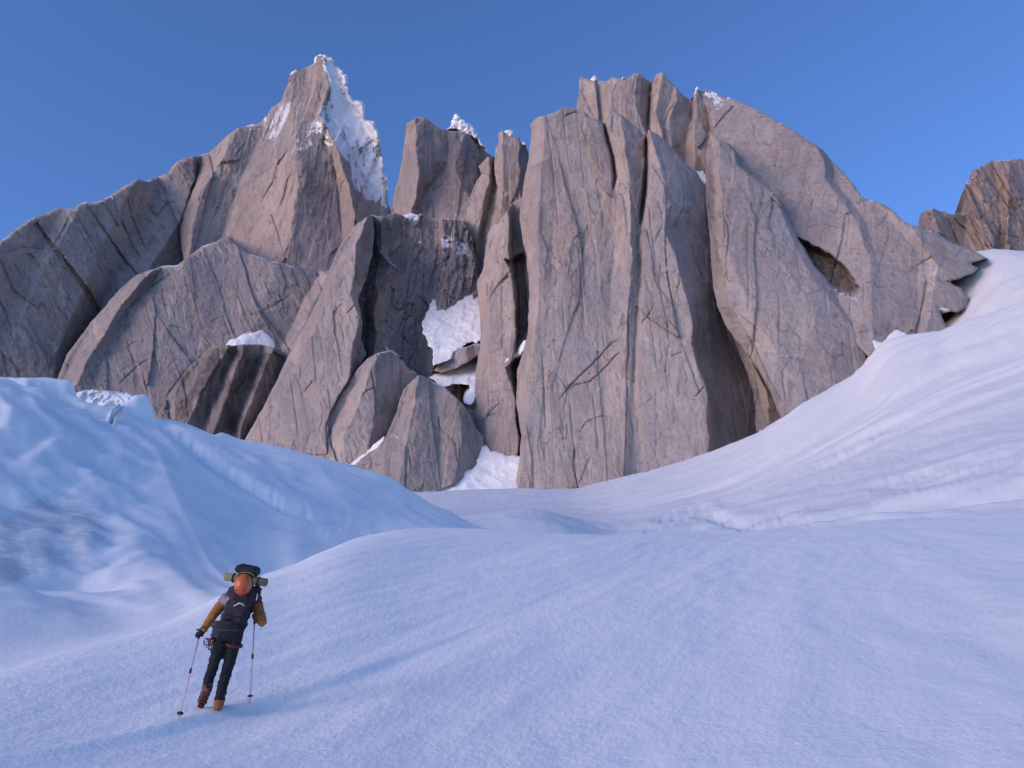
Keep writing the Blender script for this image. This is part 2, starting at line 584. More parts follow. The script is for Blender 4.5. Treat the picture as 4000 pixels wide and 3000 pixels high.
def far_relief(x, y, th):
    r = np.hypot(x, y)
    fr = smooth01((r - 45) / 60)
    z = (3.0 * smooth01((r - 600) / 200) * fbm(x / 60, y / 60, 4, 23) + 0.7 * fbm(x / 26, y / 26, 4, 21) + 0.28 * fbm(x / 7, y / 9, 3, 22)) * fr * (1 - 0.5 * smooth01((r - 200) / 300))
    # pressure ridges and furrows on the big right-hand slope
    g = smooth01((th - R(1)) / R(8)) * smooth01((r - 120) / 120)
    q = (y - 0.25 * x) / 46 + 1.1 * perlin(x / 160, y / 160, 31)
    z += g * (3.4 * perlin(x / 190, q, 32) - 3.4 * np.abs(perlin(x / 130, q * 1.9, 33)) + 0.8 * perlin(x / 60, q * 5, 34))
    # the steep ice bank on the left: flutes and slumped steps running down it
    l = smooth01((R(-9) - th) / R(9)) * smooth01((r - 26) / 26) * (1 - smooth01((r - 125) / 20))
    az = np.degrees(th)
    q = r / 115 + (az + 20) / 14 * 0.55 + 0.15 * perlin(x / 30, y / 30, 48)
    z += l * (1.5 * perlin(q * 3.3, az / 16, 41) - 1.3 * np.abs(perlin(q * 2.2 + 4, az / 22, 42)) + 0.18 * perlin(q * 11, az / 3, 43))
    # slumped serac face at its outer end: low steps, a rounded rib running down, crumbled snow
    m = l * smooth01((R(-21.5) - th) / R(5))
    lay = (0.36 * r + 0.55 * x + 3.0 * perlin(x / 15, y / 15, 44)) / 2.4
    z += m * (0.8 * fbm(x / 16, y / 16, 4, 46) + 0.30 * fbm(x / 3.5, y / 3.5, 3, 47) + 0.45 * (terrace(lay, 1.0, 3.0) - lay))
    return z


def ground_z(x, y):
    th = math.atan2(x, y) + np.linspace(-R(12), R(12), 241)
    rs, zs = glacier_keys(th)
    r = math.hypot(x, y)
    z = pchip_rows(rs[:, 120:121], zs[:, 120:121], np.array([r]))[0, 0]
    return z + float(snow_relief(np.array([x]), np.array([y]))[0])


def in_poly(px, py, poly):
    poly = np.asarray(poly, float)
    ins = np.zeros(px.shape, bool)
    n = len(poly)
    j = n - 1
    for i in range(n):
        xi, yi = poly[i]
        xj, yj = poly[j]
        if yi != yj:
            c = ((yi > py) != (yj > py)) & (px < (xj - xi) * (py - yi) / (yj - yi) + xi)
            ins ^= c
        j = i
    return ins


def poly_sdf(px, py, poly):
    """signed distance (inside positive), nearest point and the outward side of the nearest edge"""
    poly = np.asarray(poly, float)
    best = np.full(px.shape, 1e18)
    qx = np.zeros(px.shape)
    qy = np.zeros(px.shape)
    n = len(poly)
    for i in range(n):
        ax, ay = poly[i]
        bx, by = poly[(i + 1) % n]
        ex, ey = bx - ax, by - ay
        L = ex * ex + ey * ey + 1e-12
        t = np.clip(((px - ax) * ex + (py - ay) * ey) / L, 0, 1)
        cx, cy = ax + t * ex, ay + t * ey
        d = (px - cx) ** 2 + (py - cy) ** 2
        m = d < best
        best = np.where(m, d, best)
        qx = np.where(m, cx, qx)
        qy = np.where(m, cy, qy)
    d = np.sqrt(best)
    return np.where(in_poly(px, py, poly), d, -d), qx, qy


def line_dist(px, py, pts):
    pts = np.asarray(pts, float)
    best = np.full(px.shape, 1e18)
    tt = np.zeros(px.shape)
    seg = np.hypot(*np.diff(pts, axis=0).T)
    cum = np.concatenate([[0], np.cumsum(seg)]) / max(seg.sum(), 1e-9)
    for i in range(len(pts) - 1):
        ax, ay = pts[i]
        ex, ey = pts[i + 1] - pts[i]
        t = np.clip(((px - ax) * ex + (py - ay) * ey) / (ex * ex + ey * ey + 1e-12), 0, 1)
        d = (px - ax - t * ex) ** 2 + (py - ay - t * ey) ** 2
        m = d < best
        best = np.where(m, d, best)
        tt = np.where(m, cum[i] + t * (cum[i + 1] - cum[i]), tt)
    return np.sqrt(best), tt


def build_glacier():
    th_in = np.linspace(-R(36.5), R(36.5), 1060)
    th_l = np.linspace(-R(180), -R(36.5), 40)[:-1]
    th_r = np.linspace(R(36.5), R(180), 40)[1:]
    th = np.concatenate([th_l, th_in, th_r])
    r = np.concatenate([np.geomspace(0.5, 6.0, 40)[:-1], np.geomspace(6.0, 30.0, 200)[:-1], np.geomspace(30.0, 240.0, 240)[:-1], np.geomspace(240.0, 800.0, 190)[:-1], np.geomspace(800.0, 1560.0, 60)])
    rs, zs = glacier_keys(th)
    Z = pchip_rows(rs, zs, r)
    TH, RR = np.meshgrid(th, r)
    X, Y = RR * np.sin(TH), RR * np.cos(TH)
    infov = 1 - smooth01((np.abs(TH) - R(37)) / R(8))
    Z = Z + snow_relief(X, Y) + far_relief(X, Y, TH) * infov
    nr, nth = Z.shape
    A = X / np.maximum(Y, 1e-3)
    B = (Z - CAMZ) / np.maximum(Y, 1e-3)
    zc = np.maximum(CP + B * SP, 1e-3)
    px = W / 2 + F * A / zc
    py = H / 2 - F * (B * CP - SP) / zc
    jx = 3.0 * perlin(px / 14, py / 14, 71)
    jy = 3.0 * perlin(px / 14, py / 14, 72)
    for line, wd, dpt, lo, hi in SLITS:
        ln = np.array(line, float)
        m = (px > ln[:, 0].min() - 40) & (px < ln[:, 0].max() + 40) & (py > ln[:, 1].min() - 40) & (py < ln[:, 1].max() + 40) & (RR > lo) & (RR < hi) & (Y > 1)
        if not m.any():
            continue
        d, t = line_dist(px[m] + jx[m], py[m] + jy[m], ln)
        tp = np.sqrt(np.clip(np.minimum(t, 1 - t) * 5, 0, 1))
        up = np.exp(-((d - 2.2 * wd) / (1.4 * wd)) ** 2)
        Z[m] += tp * (-dpt * np.exp(-(d / wd) ** 2) + 0.35 * dpt * up)
    V = np.stack([X, Y, Z], -1).reshape(-1, 3)
    idx = np.arange(nr * nth).reshape(nr, nth)
    q = np.stack([idx[:-1, :-1], idx[:-1, 1:], idx[1:, 1:], idx[1:, :-1]], -1).reshape(-1, 4)
    V = np.vstack([V, [[0, 0, -0.02]]])
    c = nr * nth
    fan = np.stack([np.full(nth - 1, c), idx[0, 1:], idx[0, :-1]], -1)
    # cut where rock stands far off to the sides: nothing seen there
    me = mesh_np('glacier', V, tris=fan, quads=q)
    # where the ice shows through and where dirt lies, by place on the bank
    front = (Y > 1)
    bank = front & (RR > 22) & (RR < 170)
    ice = np.zeros(Z.shape)
    dirt = np.zeros(Z.shape)
    s, _, _ = poly_sdf(px, py, [(-100, 780), (160, 830), (340, 880), (700, 990), (1080, 1150), (860, 1125), (700, 1155), (560, 1190), (440, 1240), (200, 1290), (-100, 1350)])
    ice = np.where(bank, smooth01((s + 60) / 140) * 0.55, 0)
    for pl, a in (([(-60, 1150), (90, 1060), (165, 1060), (230, 1105), (240, 1160), (215, 1195), (150, 1225), (60, 1255), (-60, 1310)], 0.75),
                  ([(-60, 860), (60, 850), (110, 880), (108, 960), (60, 1000), (-60, 1040)], 0.42)):
        s, _, _ = poly_sdf(px, py, pl)
        dirt = np.maximum(dirt, np.where(bank, smooth01((s + 12) / 30) * a, 0))
    far = front & (RR > 90) & ~((RR < 170) & (px < 1085))
    ice = np.where(far, 0.22 * smooth01(perlin(X / 120, Y / 120, 51) * 2), ice)
    far_dim = np.where(far, 0.75 * smooth01((RR - 90) / 120), 0)          # far snow toned down in colour where the glow lights it too brightly
    tint = np.stack([ice, dirt, far_dim], -1).reshape(-1, 3)
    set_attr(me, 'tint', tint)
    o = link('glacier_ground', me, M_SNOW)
    tag(o, 'blue white glacier snow rising from the climber to the foot of the rock walls', kind='structure')
    return o


# furrows, crevasse mouths and slumped lips in the snow: (line, width, depth, nearest, farthest)
SLITS = [
    
    ([(1746, 1022), (1800, 996), (1860, 967), (1925, 930), (1988, 894)], 8.8, 0.91, 150, 800), 
    ([(1878, 1059), (1950, 1048), (2025, 1037), (2120, 1015), (2212, 993)], 14.4, 0.97, 120, 700), ([(1700, 1040), (1800, 1000), (1900, 945), (2000, 890), (2100, 860)], 12.0, 0.67, 200, 800), ([(1600, 1030), (1750, 960), (1900, 870), (2050, 800), (2212, 760)], 9.6, 0.91, 250, 850),
    ([(1930, 800), (2000, 770), (2100, 740), (2212, 705)], 8.8, 0.91, 350, 850), ([(1650, 1075), (1800, 1040), (1950, 985), (2100, 930)], 12.0, 0.61, 150, 700),
    ([(1500, 1112), (1548, 1121), (1600, 1136), (1650, 1136), (1700, 1128), (1753, 1121)], 9.6, 1.06, 90, 500), ([(1390, 1148), (1430, 1128), (1480, 1112), (1530, 1106), (1556, 1116)], 9.6, 0.91, 90, 500), 
    ([(330, 905), (480, 1020), (620, 1100), (800, 1150)], 9.0, 0.66, 62, 170), 
    
    ([(238, 912), (250, 898), (266, 882)], 3.0, 2.20, 62, 170),
    
]
build_glacier()

# ------------------------------------------------------------------ rock: walls, pillars and towers
GRID = 1.9


def rough_outline(poly, amp, seed, step=5.0):
    """a traced outline with the small breaks a rock edge has"""
    p = np.asarray(poly, float)
    out = []
    n = len(p)
    for i in range(n):
        a, b = p[i], p[(i + 1) % n]
        L = np.hypot(*(b - a))
        k = max(1, int(L / step))
        for j in range(k):
            out.append(a + (b - a) * j / k)
    out = np.array(out)
    tx = np.roll(out, -1, 0) - np.roll(out, 1, 0)
    nrm = np.stack([tx[:, 1], -tx[:, 0]], 1) / (np.hypot(tx[:, 0], tx[:, 1])[:, None] + 1e-9)
    d = amp * (1.2 * perlin(out[:, 0] / 26, out[:, 1] / 26, seed) + 0.8 * perlin(out[:, 0] / 9, out[:, 1] / 9, seed + 1) + 0.5 * perlin(out[:, 0] / 4, out[:, 1] / 4, seed + 2))
    return out + nrm * d[:, None]


def relief_mesh(name, poly, plane, ribs=(), cracks=(), pits=(), edge=(30, 40, 30, 40, 18, 30), noise=1.0, lean=0.0, rand=0, seed=1,
                tint=None, amp=1.1, grid=None, thick=160, lump=None, blur=0, jag=0.7, follow=None):
    """A body of rock (or ice): its front is a relief over the traced outline, its rim is carried back and closed behind.
    plane = (x, y, Y, back_lean, sideways): where it stands, how far it leans back and how it is turned;
    ribs = lines down the face with a depth each, flat facets between them; cracks = (line, width, depth); pits = (outline, depth, rim)."""
    g = grid or GRID
    ol = rough_outline(poly, amp, seed)
    x0, y0 = ol.min(0) - g
    x1, y1 = ol.max(0) + g
    gx = np.arange(x0, x1 + g, g)
    gy = np.arange(y0, y1 + g, g)
    PX, PY = np.meshgrid(gx, gy)
    sdf, qx, qy = poly_sdf(PX, PY, ol)
    snap = (sdf < 0) & (sdf > -1.05 * g)
    PX = np.where(snap, qx, PX)
    PY = np.where(snap, qy, PY)
    keep = sdf > -1.05 * g
    sd = np.maximum(sdf, 0)
    a, b = ray(PX, PY)
    rx, ry, rY, c, mx = plane
    ra, rb = ray(rx, ry)
    Yb = (rY - rb * rY * c - mx * ra * rY) / np.maximum(1 - b * c - mx * a, 0.15)
    if follow is not None:
        # lie on what is behind: its depth, smoothed, and sunk into it along the rim
        D = rock_depth(PX, PY)
        inside = (sdf > 0) & (D < 1e8)
        med = np.median(D[inside]) if inside.any() else rY
        D = np.where((D < 1e8) & (np.abs(D - med) < 30), D, med)
        for _ in range(10):
            k = D.copy()
            k[1:-1, 1:-1] = (D[:-2, 1:-1] + D[2:, 1:-1] + D[1:-1, :-2] + D[1:-1, 2:]) / 4
            D = k
        Yb = D - follow * smooth01(sd / 5.0) + 3.0 * (1 - smooth01(sd / 4.0))
    X, Zw = a * Yb, b * Yb
    dep = np.zeros(PX.shape)
    # facets
    if ribs:
        xs = []
        ds = []
        for rb_ in ribs:
            pts = np.array(rb_[0], float)
            o = np.argsort(pts[:, 1])
            pts = pts[o]
            xs.append(np.interp(gy, pts[:, 1], pts[:, 0]))
            dd = rb_[1:]
            t = np.clip((gy - pts[0, 1]) / max(pts[-1, 1] - pts[0, 1], 1e-6), 0, 1)
            ds.append(np.interp(t, np.linspace(0, 1, len(dd)), dd))
        xs, ds = np.array(xs), np.array(ds)
        wob = 5.0 * perlin(PX / 60, PY / 45, seed + 5) + 2.2 * perlin(PX / 17, PY / 13, seed + 6)
        for j in range(len(gy)):
            o = np.argsort(xs[:, j])
            dep[j] = np.interp(PX[j] + wob[j] * jag, xs[o, j], ds[o, j])
    # rounding of the rim: sides and top fall away from the viewer
    wl, dl, wr, dr, wt, dt = edge
    if lump is None:
        wl, wr, wt = wl * 0.35, wr * 0.35, wt * 0.35
        dl, dr, dt = dl * 0.22, dr * 0.25, dt * 0.3
    ex, ey = qx - PX, qy - PY
    dist = np.maximum(np.hypot(ex, ey), 1e-6)
    ux, uy = np.where(sd > 0.3, ex / dist, 0), np.where(sd > 0.3, ey / dist, -1)
    fl, fr, ft = np.clip(-ux, 0, 1) ** 2, np.clip(ux, 0, 1) ** 2, uy ** 2
    ww = fl * wl + fr * wr + ft * wt
    dd = fl * dl + fr * dr + ft * dt
    t = np.clip(1 - sd / np.maximum(ww, 1), 0, 1)
    rim = dd * (1 - np.sqrt(np.maximum(1 - t * t, 0)))
    dep += rim
    # relief of the rock itself
    s, cs = math.sin(lean), math.cos(lean)
    U, V = X * cs + Zw * s, -X * s + Zw * cs
    tone = None
    if lump is None:
        wx = 7 * perlin(U / 80, V / 170, seed + 10) + 0.8 * perlin(U / 9, V / 13, seed + 24)
        wv = 18 * perlin(U / 110, V / 120, seed + 11) + 1.0 * perlin(U / 11, V / 9, seed + 25)
        rough = 0.35 + 0.9 * smooth01(0.5 + 0.9 * perlin(U / 150, V / 190, seed + 26))
        n1 = 7 * perlin(U / 120, V / 240, seed + 12)
        f1, e1 = blocks((U + wx) / 52, (V + wv) / 300, seed % 11, 0.9)
        f2, e2 = blocks((U + wx) / 19, (V + wv) / 105, seed % 13 + 3, 0.8)
        f3, e3 = blocks((U + wx) / 8, (V + wv) / 30, seed % 7 + 5, 0.8)
        tone = np.clip(0.5 + 0.22 * f1 + 0.2 * f2 + 0.1 * f3, 0, 1)
        n2 = 5.5 * f1 + rough * (2.6 * f2 + 1.1 * f3)
        n3 = 2.5 * rough * np.exp(-(e2 / 0.05) ** 2) * (perlin(U / 40, V / 60, seed + 27) > 0)
        n4 = 3.0 * np.exp(-(e1 / 0.022) ** 2)
        n5 = 1.3 * perlin(U / 5.5, V / 9, seed + 16) + 0.8 * perlin(U / 2.6, V / 3.6, seed + 17) - 2.0 * np.abs(perlin(U / 8 + 2, V / 16, seed + 20))
        uu = (U + 0.03 * V + 0.5 * wx) / 34
        ui = np.floor(uu).astype(np.int64)
        uh = _perm[(ui + seed * 7) & 511]
        dd_ = np.abs(uu - ui - 0.2 - 0.6 * uh / 512.0) * 34
        n7 = 3.4 * np.exp(-(dd_ / 1.1) ** 2) * smooth01(3 * perlin(uh * 0.37, V / 120 + uh, seed + 28) + 0.1)
        dep += noise * (n1 + 1.3 * n2 + 0.25 * n3 + 0.2 * n4 + 0.8 * n5) + 0.7 * n7
    else:
        L, A_ = lump
        q = np.abs(perlin(U / L, V / L, seed + 12)) + 0.5 * np.abs(perlin(U / L * 2.1, V / L * 2.1, seed + 13)) + 0.25 * np.abs(perlin(U / L * 4.3, V / L * 4.3, seed + 14))
        dep += A_ * q
    for pit in pits:
        poly_, depth, rw = pit
        ps, _, _ = poly_sdf(PX + 3 * perlin(PX / 12, PY / 12, seed + 31), PY + 3 * perlin(PX / 12, PY / 12, seed + 32), poly_)
        dep += depth * smooth01((ps + rw * 0.5) / rw)
    rs = np.random.RandomState(seed + 100)
    cr = list(cracks)
    for i in range(int(rand * 0.35)):
        cx, cy = rs.uniform(x0, x1), rs.uniform(y0, y1)
        L = rs.uniform(8, 60)
        ang = math.pi / 2 + lean + rs.normal(0, 0.2) if rs.rand() < 0.75 else rs.uniform(0, math.pi)
        pts = [(cx, cy)]
        bend = rs.normal(0, 0.07)
        for k in range(5):
            pts.append((pts[-1][0] + math.cos(ang) * L / 5, pts[-1][1] + math.sin(ang) * L / 5))
            ang += bend + rs.normal(0, 0.10)
        cr.append((pts, rs.uniform(0.8, 1.4), rs.uniform(1.0, 4.5)))
    for pts, wd, dpt in cr:
        if dpt < 20:
            wd, dpt = max(wd * 0.5, 0.9), dpt * 0.36
        pa = np.array(pts, float)
        m = 4 * wd + 6
        i0, i1 = np.searchsorted(gy, [pa[:, 1].min() - m, pa[:, 1].max() + m])
        j0, j1 = np.searchsorted(gx, [pa[:, 0].min() - m, pa[:, 0].max() + m])
        if i1 <= i0 or j1 <= j0:
            continue
        sl = (slice(i0, i1), slice(j0, j1))
        qx_ = PX[sl] + 1.0 * perlin(PX[sl] / 9, PY[sl] / 9, seed + 41) + 1.2 * perlin(PX[sl] / 28, PY[sl] / 28, seed + 43)
        qy_ = PY[sl] + 1.6 * perlin(PX[sl] / 9, PY[sl] / 9, seed + 42)
        d, tt = line_dist(qx_, qy_, pa)
        taper = np.sqrt(np.clip(np.minimum(tt, 1 - tt) * 6, 0.02, 1))
        dep[sl] += dpt * taper * np.exp(-(d / (wd * (0.4 + 0.6 * taper))) ** 2)
    for _ in range(blur):
        k = dep.copy()
        k[1:-1, 1:-1] = (dep[1:-1, 1:-1] * 4 + dep[:-2, 1:-1] + dep[2:, 1:-1] + dep[1:-1, :-2] + dep[1:-1, 2:]) / 8
        dep = k
    Y = Yb + dep
    Vt = np.stack([a * Y, Y, CAMZ + b * Y], -1)
    # collect
    idx = -np.ones(PX.shape, int)
    q = keep[:-1, :-1] & keep[:-1, 1:] & keep[1:, 1:] & keep[1:, :-1]
    used = np.zeros(PX.shape, bool)
    for sl in ((slice(None, -1), slice(None, -1)), (slice(None, -1), slice(1, None)), (slice(1, None), slice(1, None)), (slice(1, None), slice(None, -1))):
        used[sl] |= q
    idx[used] = np.arange(used.sum())
    verts = Vt[used]
    quads = np.stack([idx[:-1, :-1][q], idx[1:, :-1][q], idx[1:, 1:][q], idx[:-1, 1:][q]], -1)
    # rim: boundary edges carried back and drawn in, closed by a fan
    e = np.concatenate([quads[:, [0, 1]], quads[:, [1, 2]], quads[:, [2, 3]], quads[:, [3, 0]]])
    key = e[:, 0].astype(np.int64) * 10000000 + e[:, 1]
    rev = e[:, 1].astype(np.int64) * 10000000 + e[:, 0]
    bd = e[~np.isin(key, rev)]
    bv = np.unique(bd)
    cen = verts[bv].mean(0)
    back = verts[bv].copy()
    out_ = (back - np.array([0, 0, CAMZ])) / back[:, 1:2]          # straight back into the mountain
    back = back + out_ * thick
    nb = len(verts)
    mapb = {v: nb + i for i, v in enumerate(bv)}
    tip = nb + len(bv)
    allv = np.vstack([verts, back, [cen + np.array([0, 1.0, 0.1]) * thick * 1.5]])
    b0 = np.array([mapb[v] for v in bd[:, 0]])
    b1 = np.array([mapb[v] for v in bd[:, 1]])
    rimq = np.stack([bd[:, 1], bd[:, 0], b0, b1], -1)
    fan = np.stack([b1, b0, np.full(len(bd), tip)], -1)
    me = mesh_np(name, allv, tris=fan, quads=np.vstack([quads, rimq]))
    col = np.zeros((len(verts), 3))
    for ch, poly_, val, rw in (tint or ()):
        if poly_ is None:
            v = np.full(PX.shape, val)
        else:
            jx, jy = 14 * perlin(PX / 50, PY / 50, seed + 51), 14 * perlin(PX / 50, PY / 50, seed + 52)
            ps, _, _ = poly_sdf(PX + jx, PY + jy, poly_)
            v = val * smooth01((ps + rw) / (2 * rw))
        col[:, ch] = np.clip(col[:, ch] + v[used], 0, 1.2)
    set_attr(me, 'tint', col, tone[used] if tone is not None else None)
    # keep for laying snow on top
    DEPTHS.append((gx, gy, np.where(keep, Y, 1e9)))
    return me


DEPTHS = []


def rock_depth(px, py):
    """distance to the nearest rock at a frame point"""
    best = np.full(np.shape(px), 1e9)
    for gx, gy, Y in DEPTHS:
        i = np.clip(np.round((py - gy[0]) / (gy[1] - gy[0])).astype(int), -1, len(gy))
        j = np.clip(np.round((px - gx[0]) / (gx[1] - gx[0])).astype(int), -1, len(gx))
        ok = (i >= 0) & (i < len(gy)) & (j >= 0) & (j < len(gx))
        best = np.where(ok, np.minimum(best, Y[np.clip(i, 0, len(gy) - 1), np.clip(j, 0, len(gx) - 1)]), best)
    return best


def Z(n, pts):
    """coordinates read off one of the enlarged views"""
    ox, oy, s = {1: (0, 83, .4), 2: (0, 442.4, .3), 3: (497.7, 442.4, .3), 4: (774.2, 110.6, .3), 5: (995.4, 497.7, .36675),
                 6: (1216.6, 110.6, .3333), 7: (1548.4, 276.5, .3), 8: (1548.4, 608.3, .3666)}[n]
    return [(ox + s * x, oy + s * y) for x, y in pts]


def rock(name, label, cat, group, poly, plane, **kw):
    me = relief_mesh(name, poly, plane, **kw)
    o = link(name, me, M_ROCK)
    return tag(o, label, cat, group, 'thing')


G_PEAK = 'granite towers on the skyline'
G_BUT = 'granite buttresses at the foot of the towers'

# ------------------------------------------------------------------ snow lying on the rock
def snow_patch(label, poly, name='snow_patch', lift=3.0, seed=1, amp=3.2, lump=(14, 1.6), Y=None, lean=0.7, group='snow patches on the rock'):
    """a bank of snow laid against the rock behind it"""
    p = np.asarray(poly, float)
    cx, cy = p.mean(0)
    if Y is None:
        s = np.array([rock_depth(np.array([x]), np.array([y]))[0] for x, y in list(p) + [(cx, cy)] + [((x + cx) / 2, (y + cy) / 2) for x, y in p]])
        s = s[s < 1e8]
        Yc = float(np.percentile(s, 35)) if len(s) else 1000.0
    else:
        Yc = Y
    fl = None if Y else lift
    ed = (4, 2, 4, 2, 4, 2) if Y else (1, 0, 1, 0, 1, 0)
    me = relief_mesh(name, poly, (cx, cy, Yc, lean, 0.0), edge=ed, lump=lump, seed=seed, amp=amp, grid=1.9, thick=20, follow=fl)
    DEPTHS.pop()
    o = link(name, me, M_SNOWF)
    return tag(o, label, 'snow', group)


me = relief_mesh('serac', [(150, 930), (156, 850), (175, 843), (205, 842), (245, 846), (275, 848), (292, 854), (280, 890), (262, 930)], (220, 880, 112, 0.5, 0.0), edge=(4, 2, 4, 2, 4, 2), lump=(3.0, 1.6), seed=341, amp=1.6, grid=1.6, thick=14,
                 tint=[(1, None, 0.62, 1), (0, None, 0.5, 1)])
DEPTHS.pop()
tag(link('serac', me, M_SNOWF), 'speckled grey serac block showing in the notch of the ice bank crest', 'serac')

# --- far left shoulder that climbs to the main spire; turned to the right, so it stays in the blue shade
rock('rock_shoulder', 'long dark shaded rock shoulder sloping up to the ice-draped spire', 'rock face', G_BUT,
     [(-160, 640)] + Z(1, [(-60, 1150), (0, 1100), (60, 1050), (120, 1000), (180, 965), (250, 945), (295, 920), (340, 915), (400, 920), (440, 885), (520, 885), (560, 865), (600, 845),
           (650, 810), (700, 785), (745, 760), (800, 768), (860, 745), (905, 725), (930, 690), (960, 665), (1010, 640), (1070, 635), (1120, 620), (1240, 700), (1300, 1000), (1240, 1200), (900, 1700)])
     + [(330, 1000), (-160, 1000)],
     (120, 640, 1330, 0.25, 1.1),
     ribs=[(Z(1, [(40, 1080), (-200, 1500)]), 0), (Z(1, [(330, 930), (150, 1250), (0, 1600)]), 16), (Z(1, [(420, 930), (240, 1250), (80, 1600)]), 0), (Z(1, [(730, 770), (560, 1100), (300, 1700)]), 0),
           (Z(1, [(850, 850), (760, 1020), (600, 1350), (440, 1660)]), 46), (Z(1, [(1050, 760), (960, 1000), (700, 1400)]), 10), (Z(1, [(1090, 650), (1040, 840), (1000, 1100)]), 50)],
     cracks=[(Z(1, [(380, 960), (330, 1060), (260, 1160)]), 3, 10), (Z(1, [(840, 850), (870, 880), (950, 890)]), 3, 10), (Z(1, [(0, 1170), (100, 1130), (260, 1140)]), 3, 10), (Z(1, [(1110, 770), (1180, 790), (1290, 850)]), 2, 8),
             (Z(1, [(850, 940), (980, 1030), (1110, 1090)]), 1.6, 6)],
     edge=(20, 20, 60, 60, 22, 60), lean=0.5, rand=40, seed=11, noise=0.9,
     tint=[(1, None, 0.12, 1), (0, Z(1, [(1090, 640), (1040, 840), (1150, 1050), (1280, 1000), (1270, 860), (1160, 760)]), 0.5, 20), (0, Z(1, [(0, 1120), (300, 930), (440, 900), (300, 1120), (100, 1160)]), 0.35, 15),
           (2, Z(1, [(750, 755), (820, 772), (800, 785), (770, 775)]), 0.4, 3), (2, Z(1, [(840, 850), (870, 875), (950, 882), (940, 895), (870, 890)]), 0.4, 3),
           (2, Z(1, [(310, 920), (420, 935), (400, 948), (330, 940)]), 0.35, 3), (2, Z(1, [(440, 878), (530, 882), (520, 892), (450, 892)]), 0.35, 3), (2, Z(1, [(920, 690), (955, 665), (945, 740)]), 0.35, 3)])

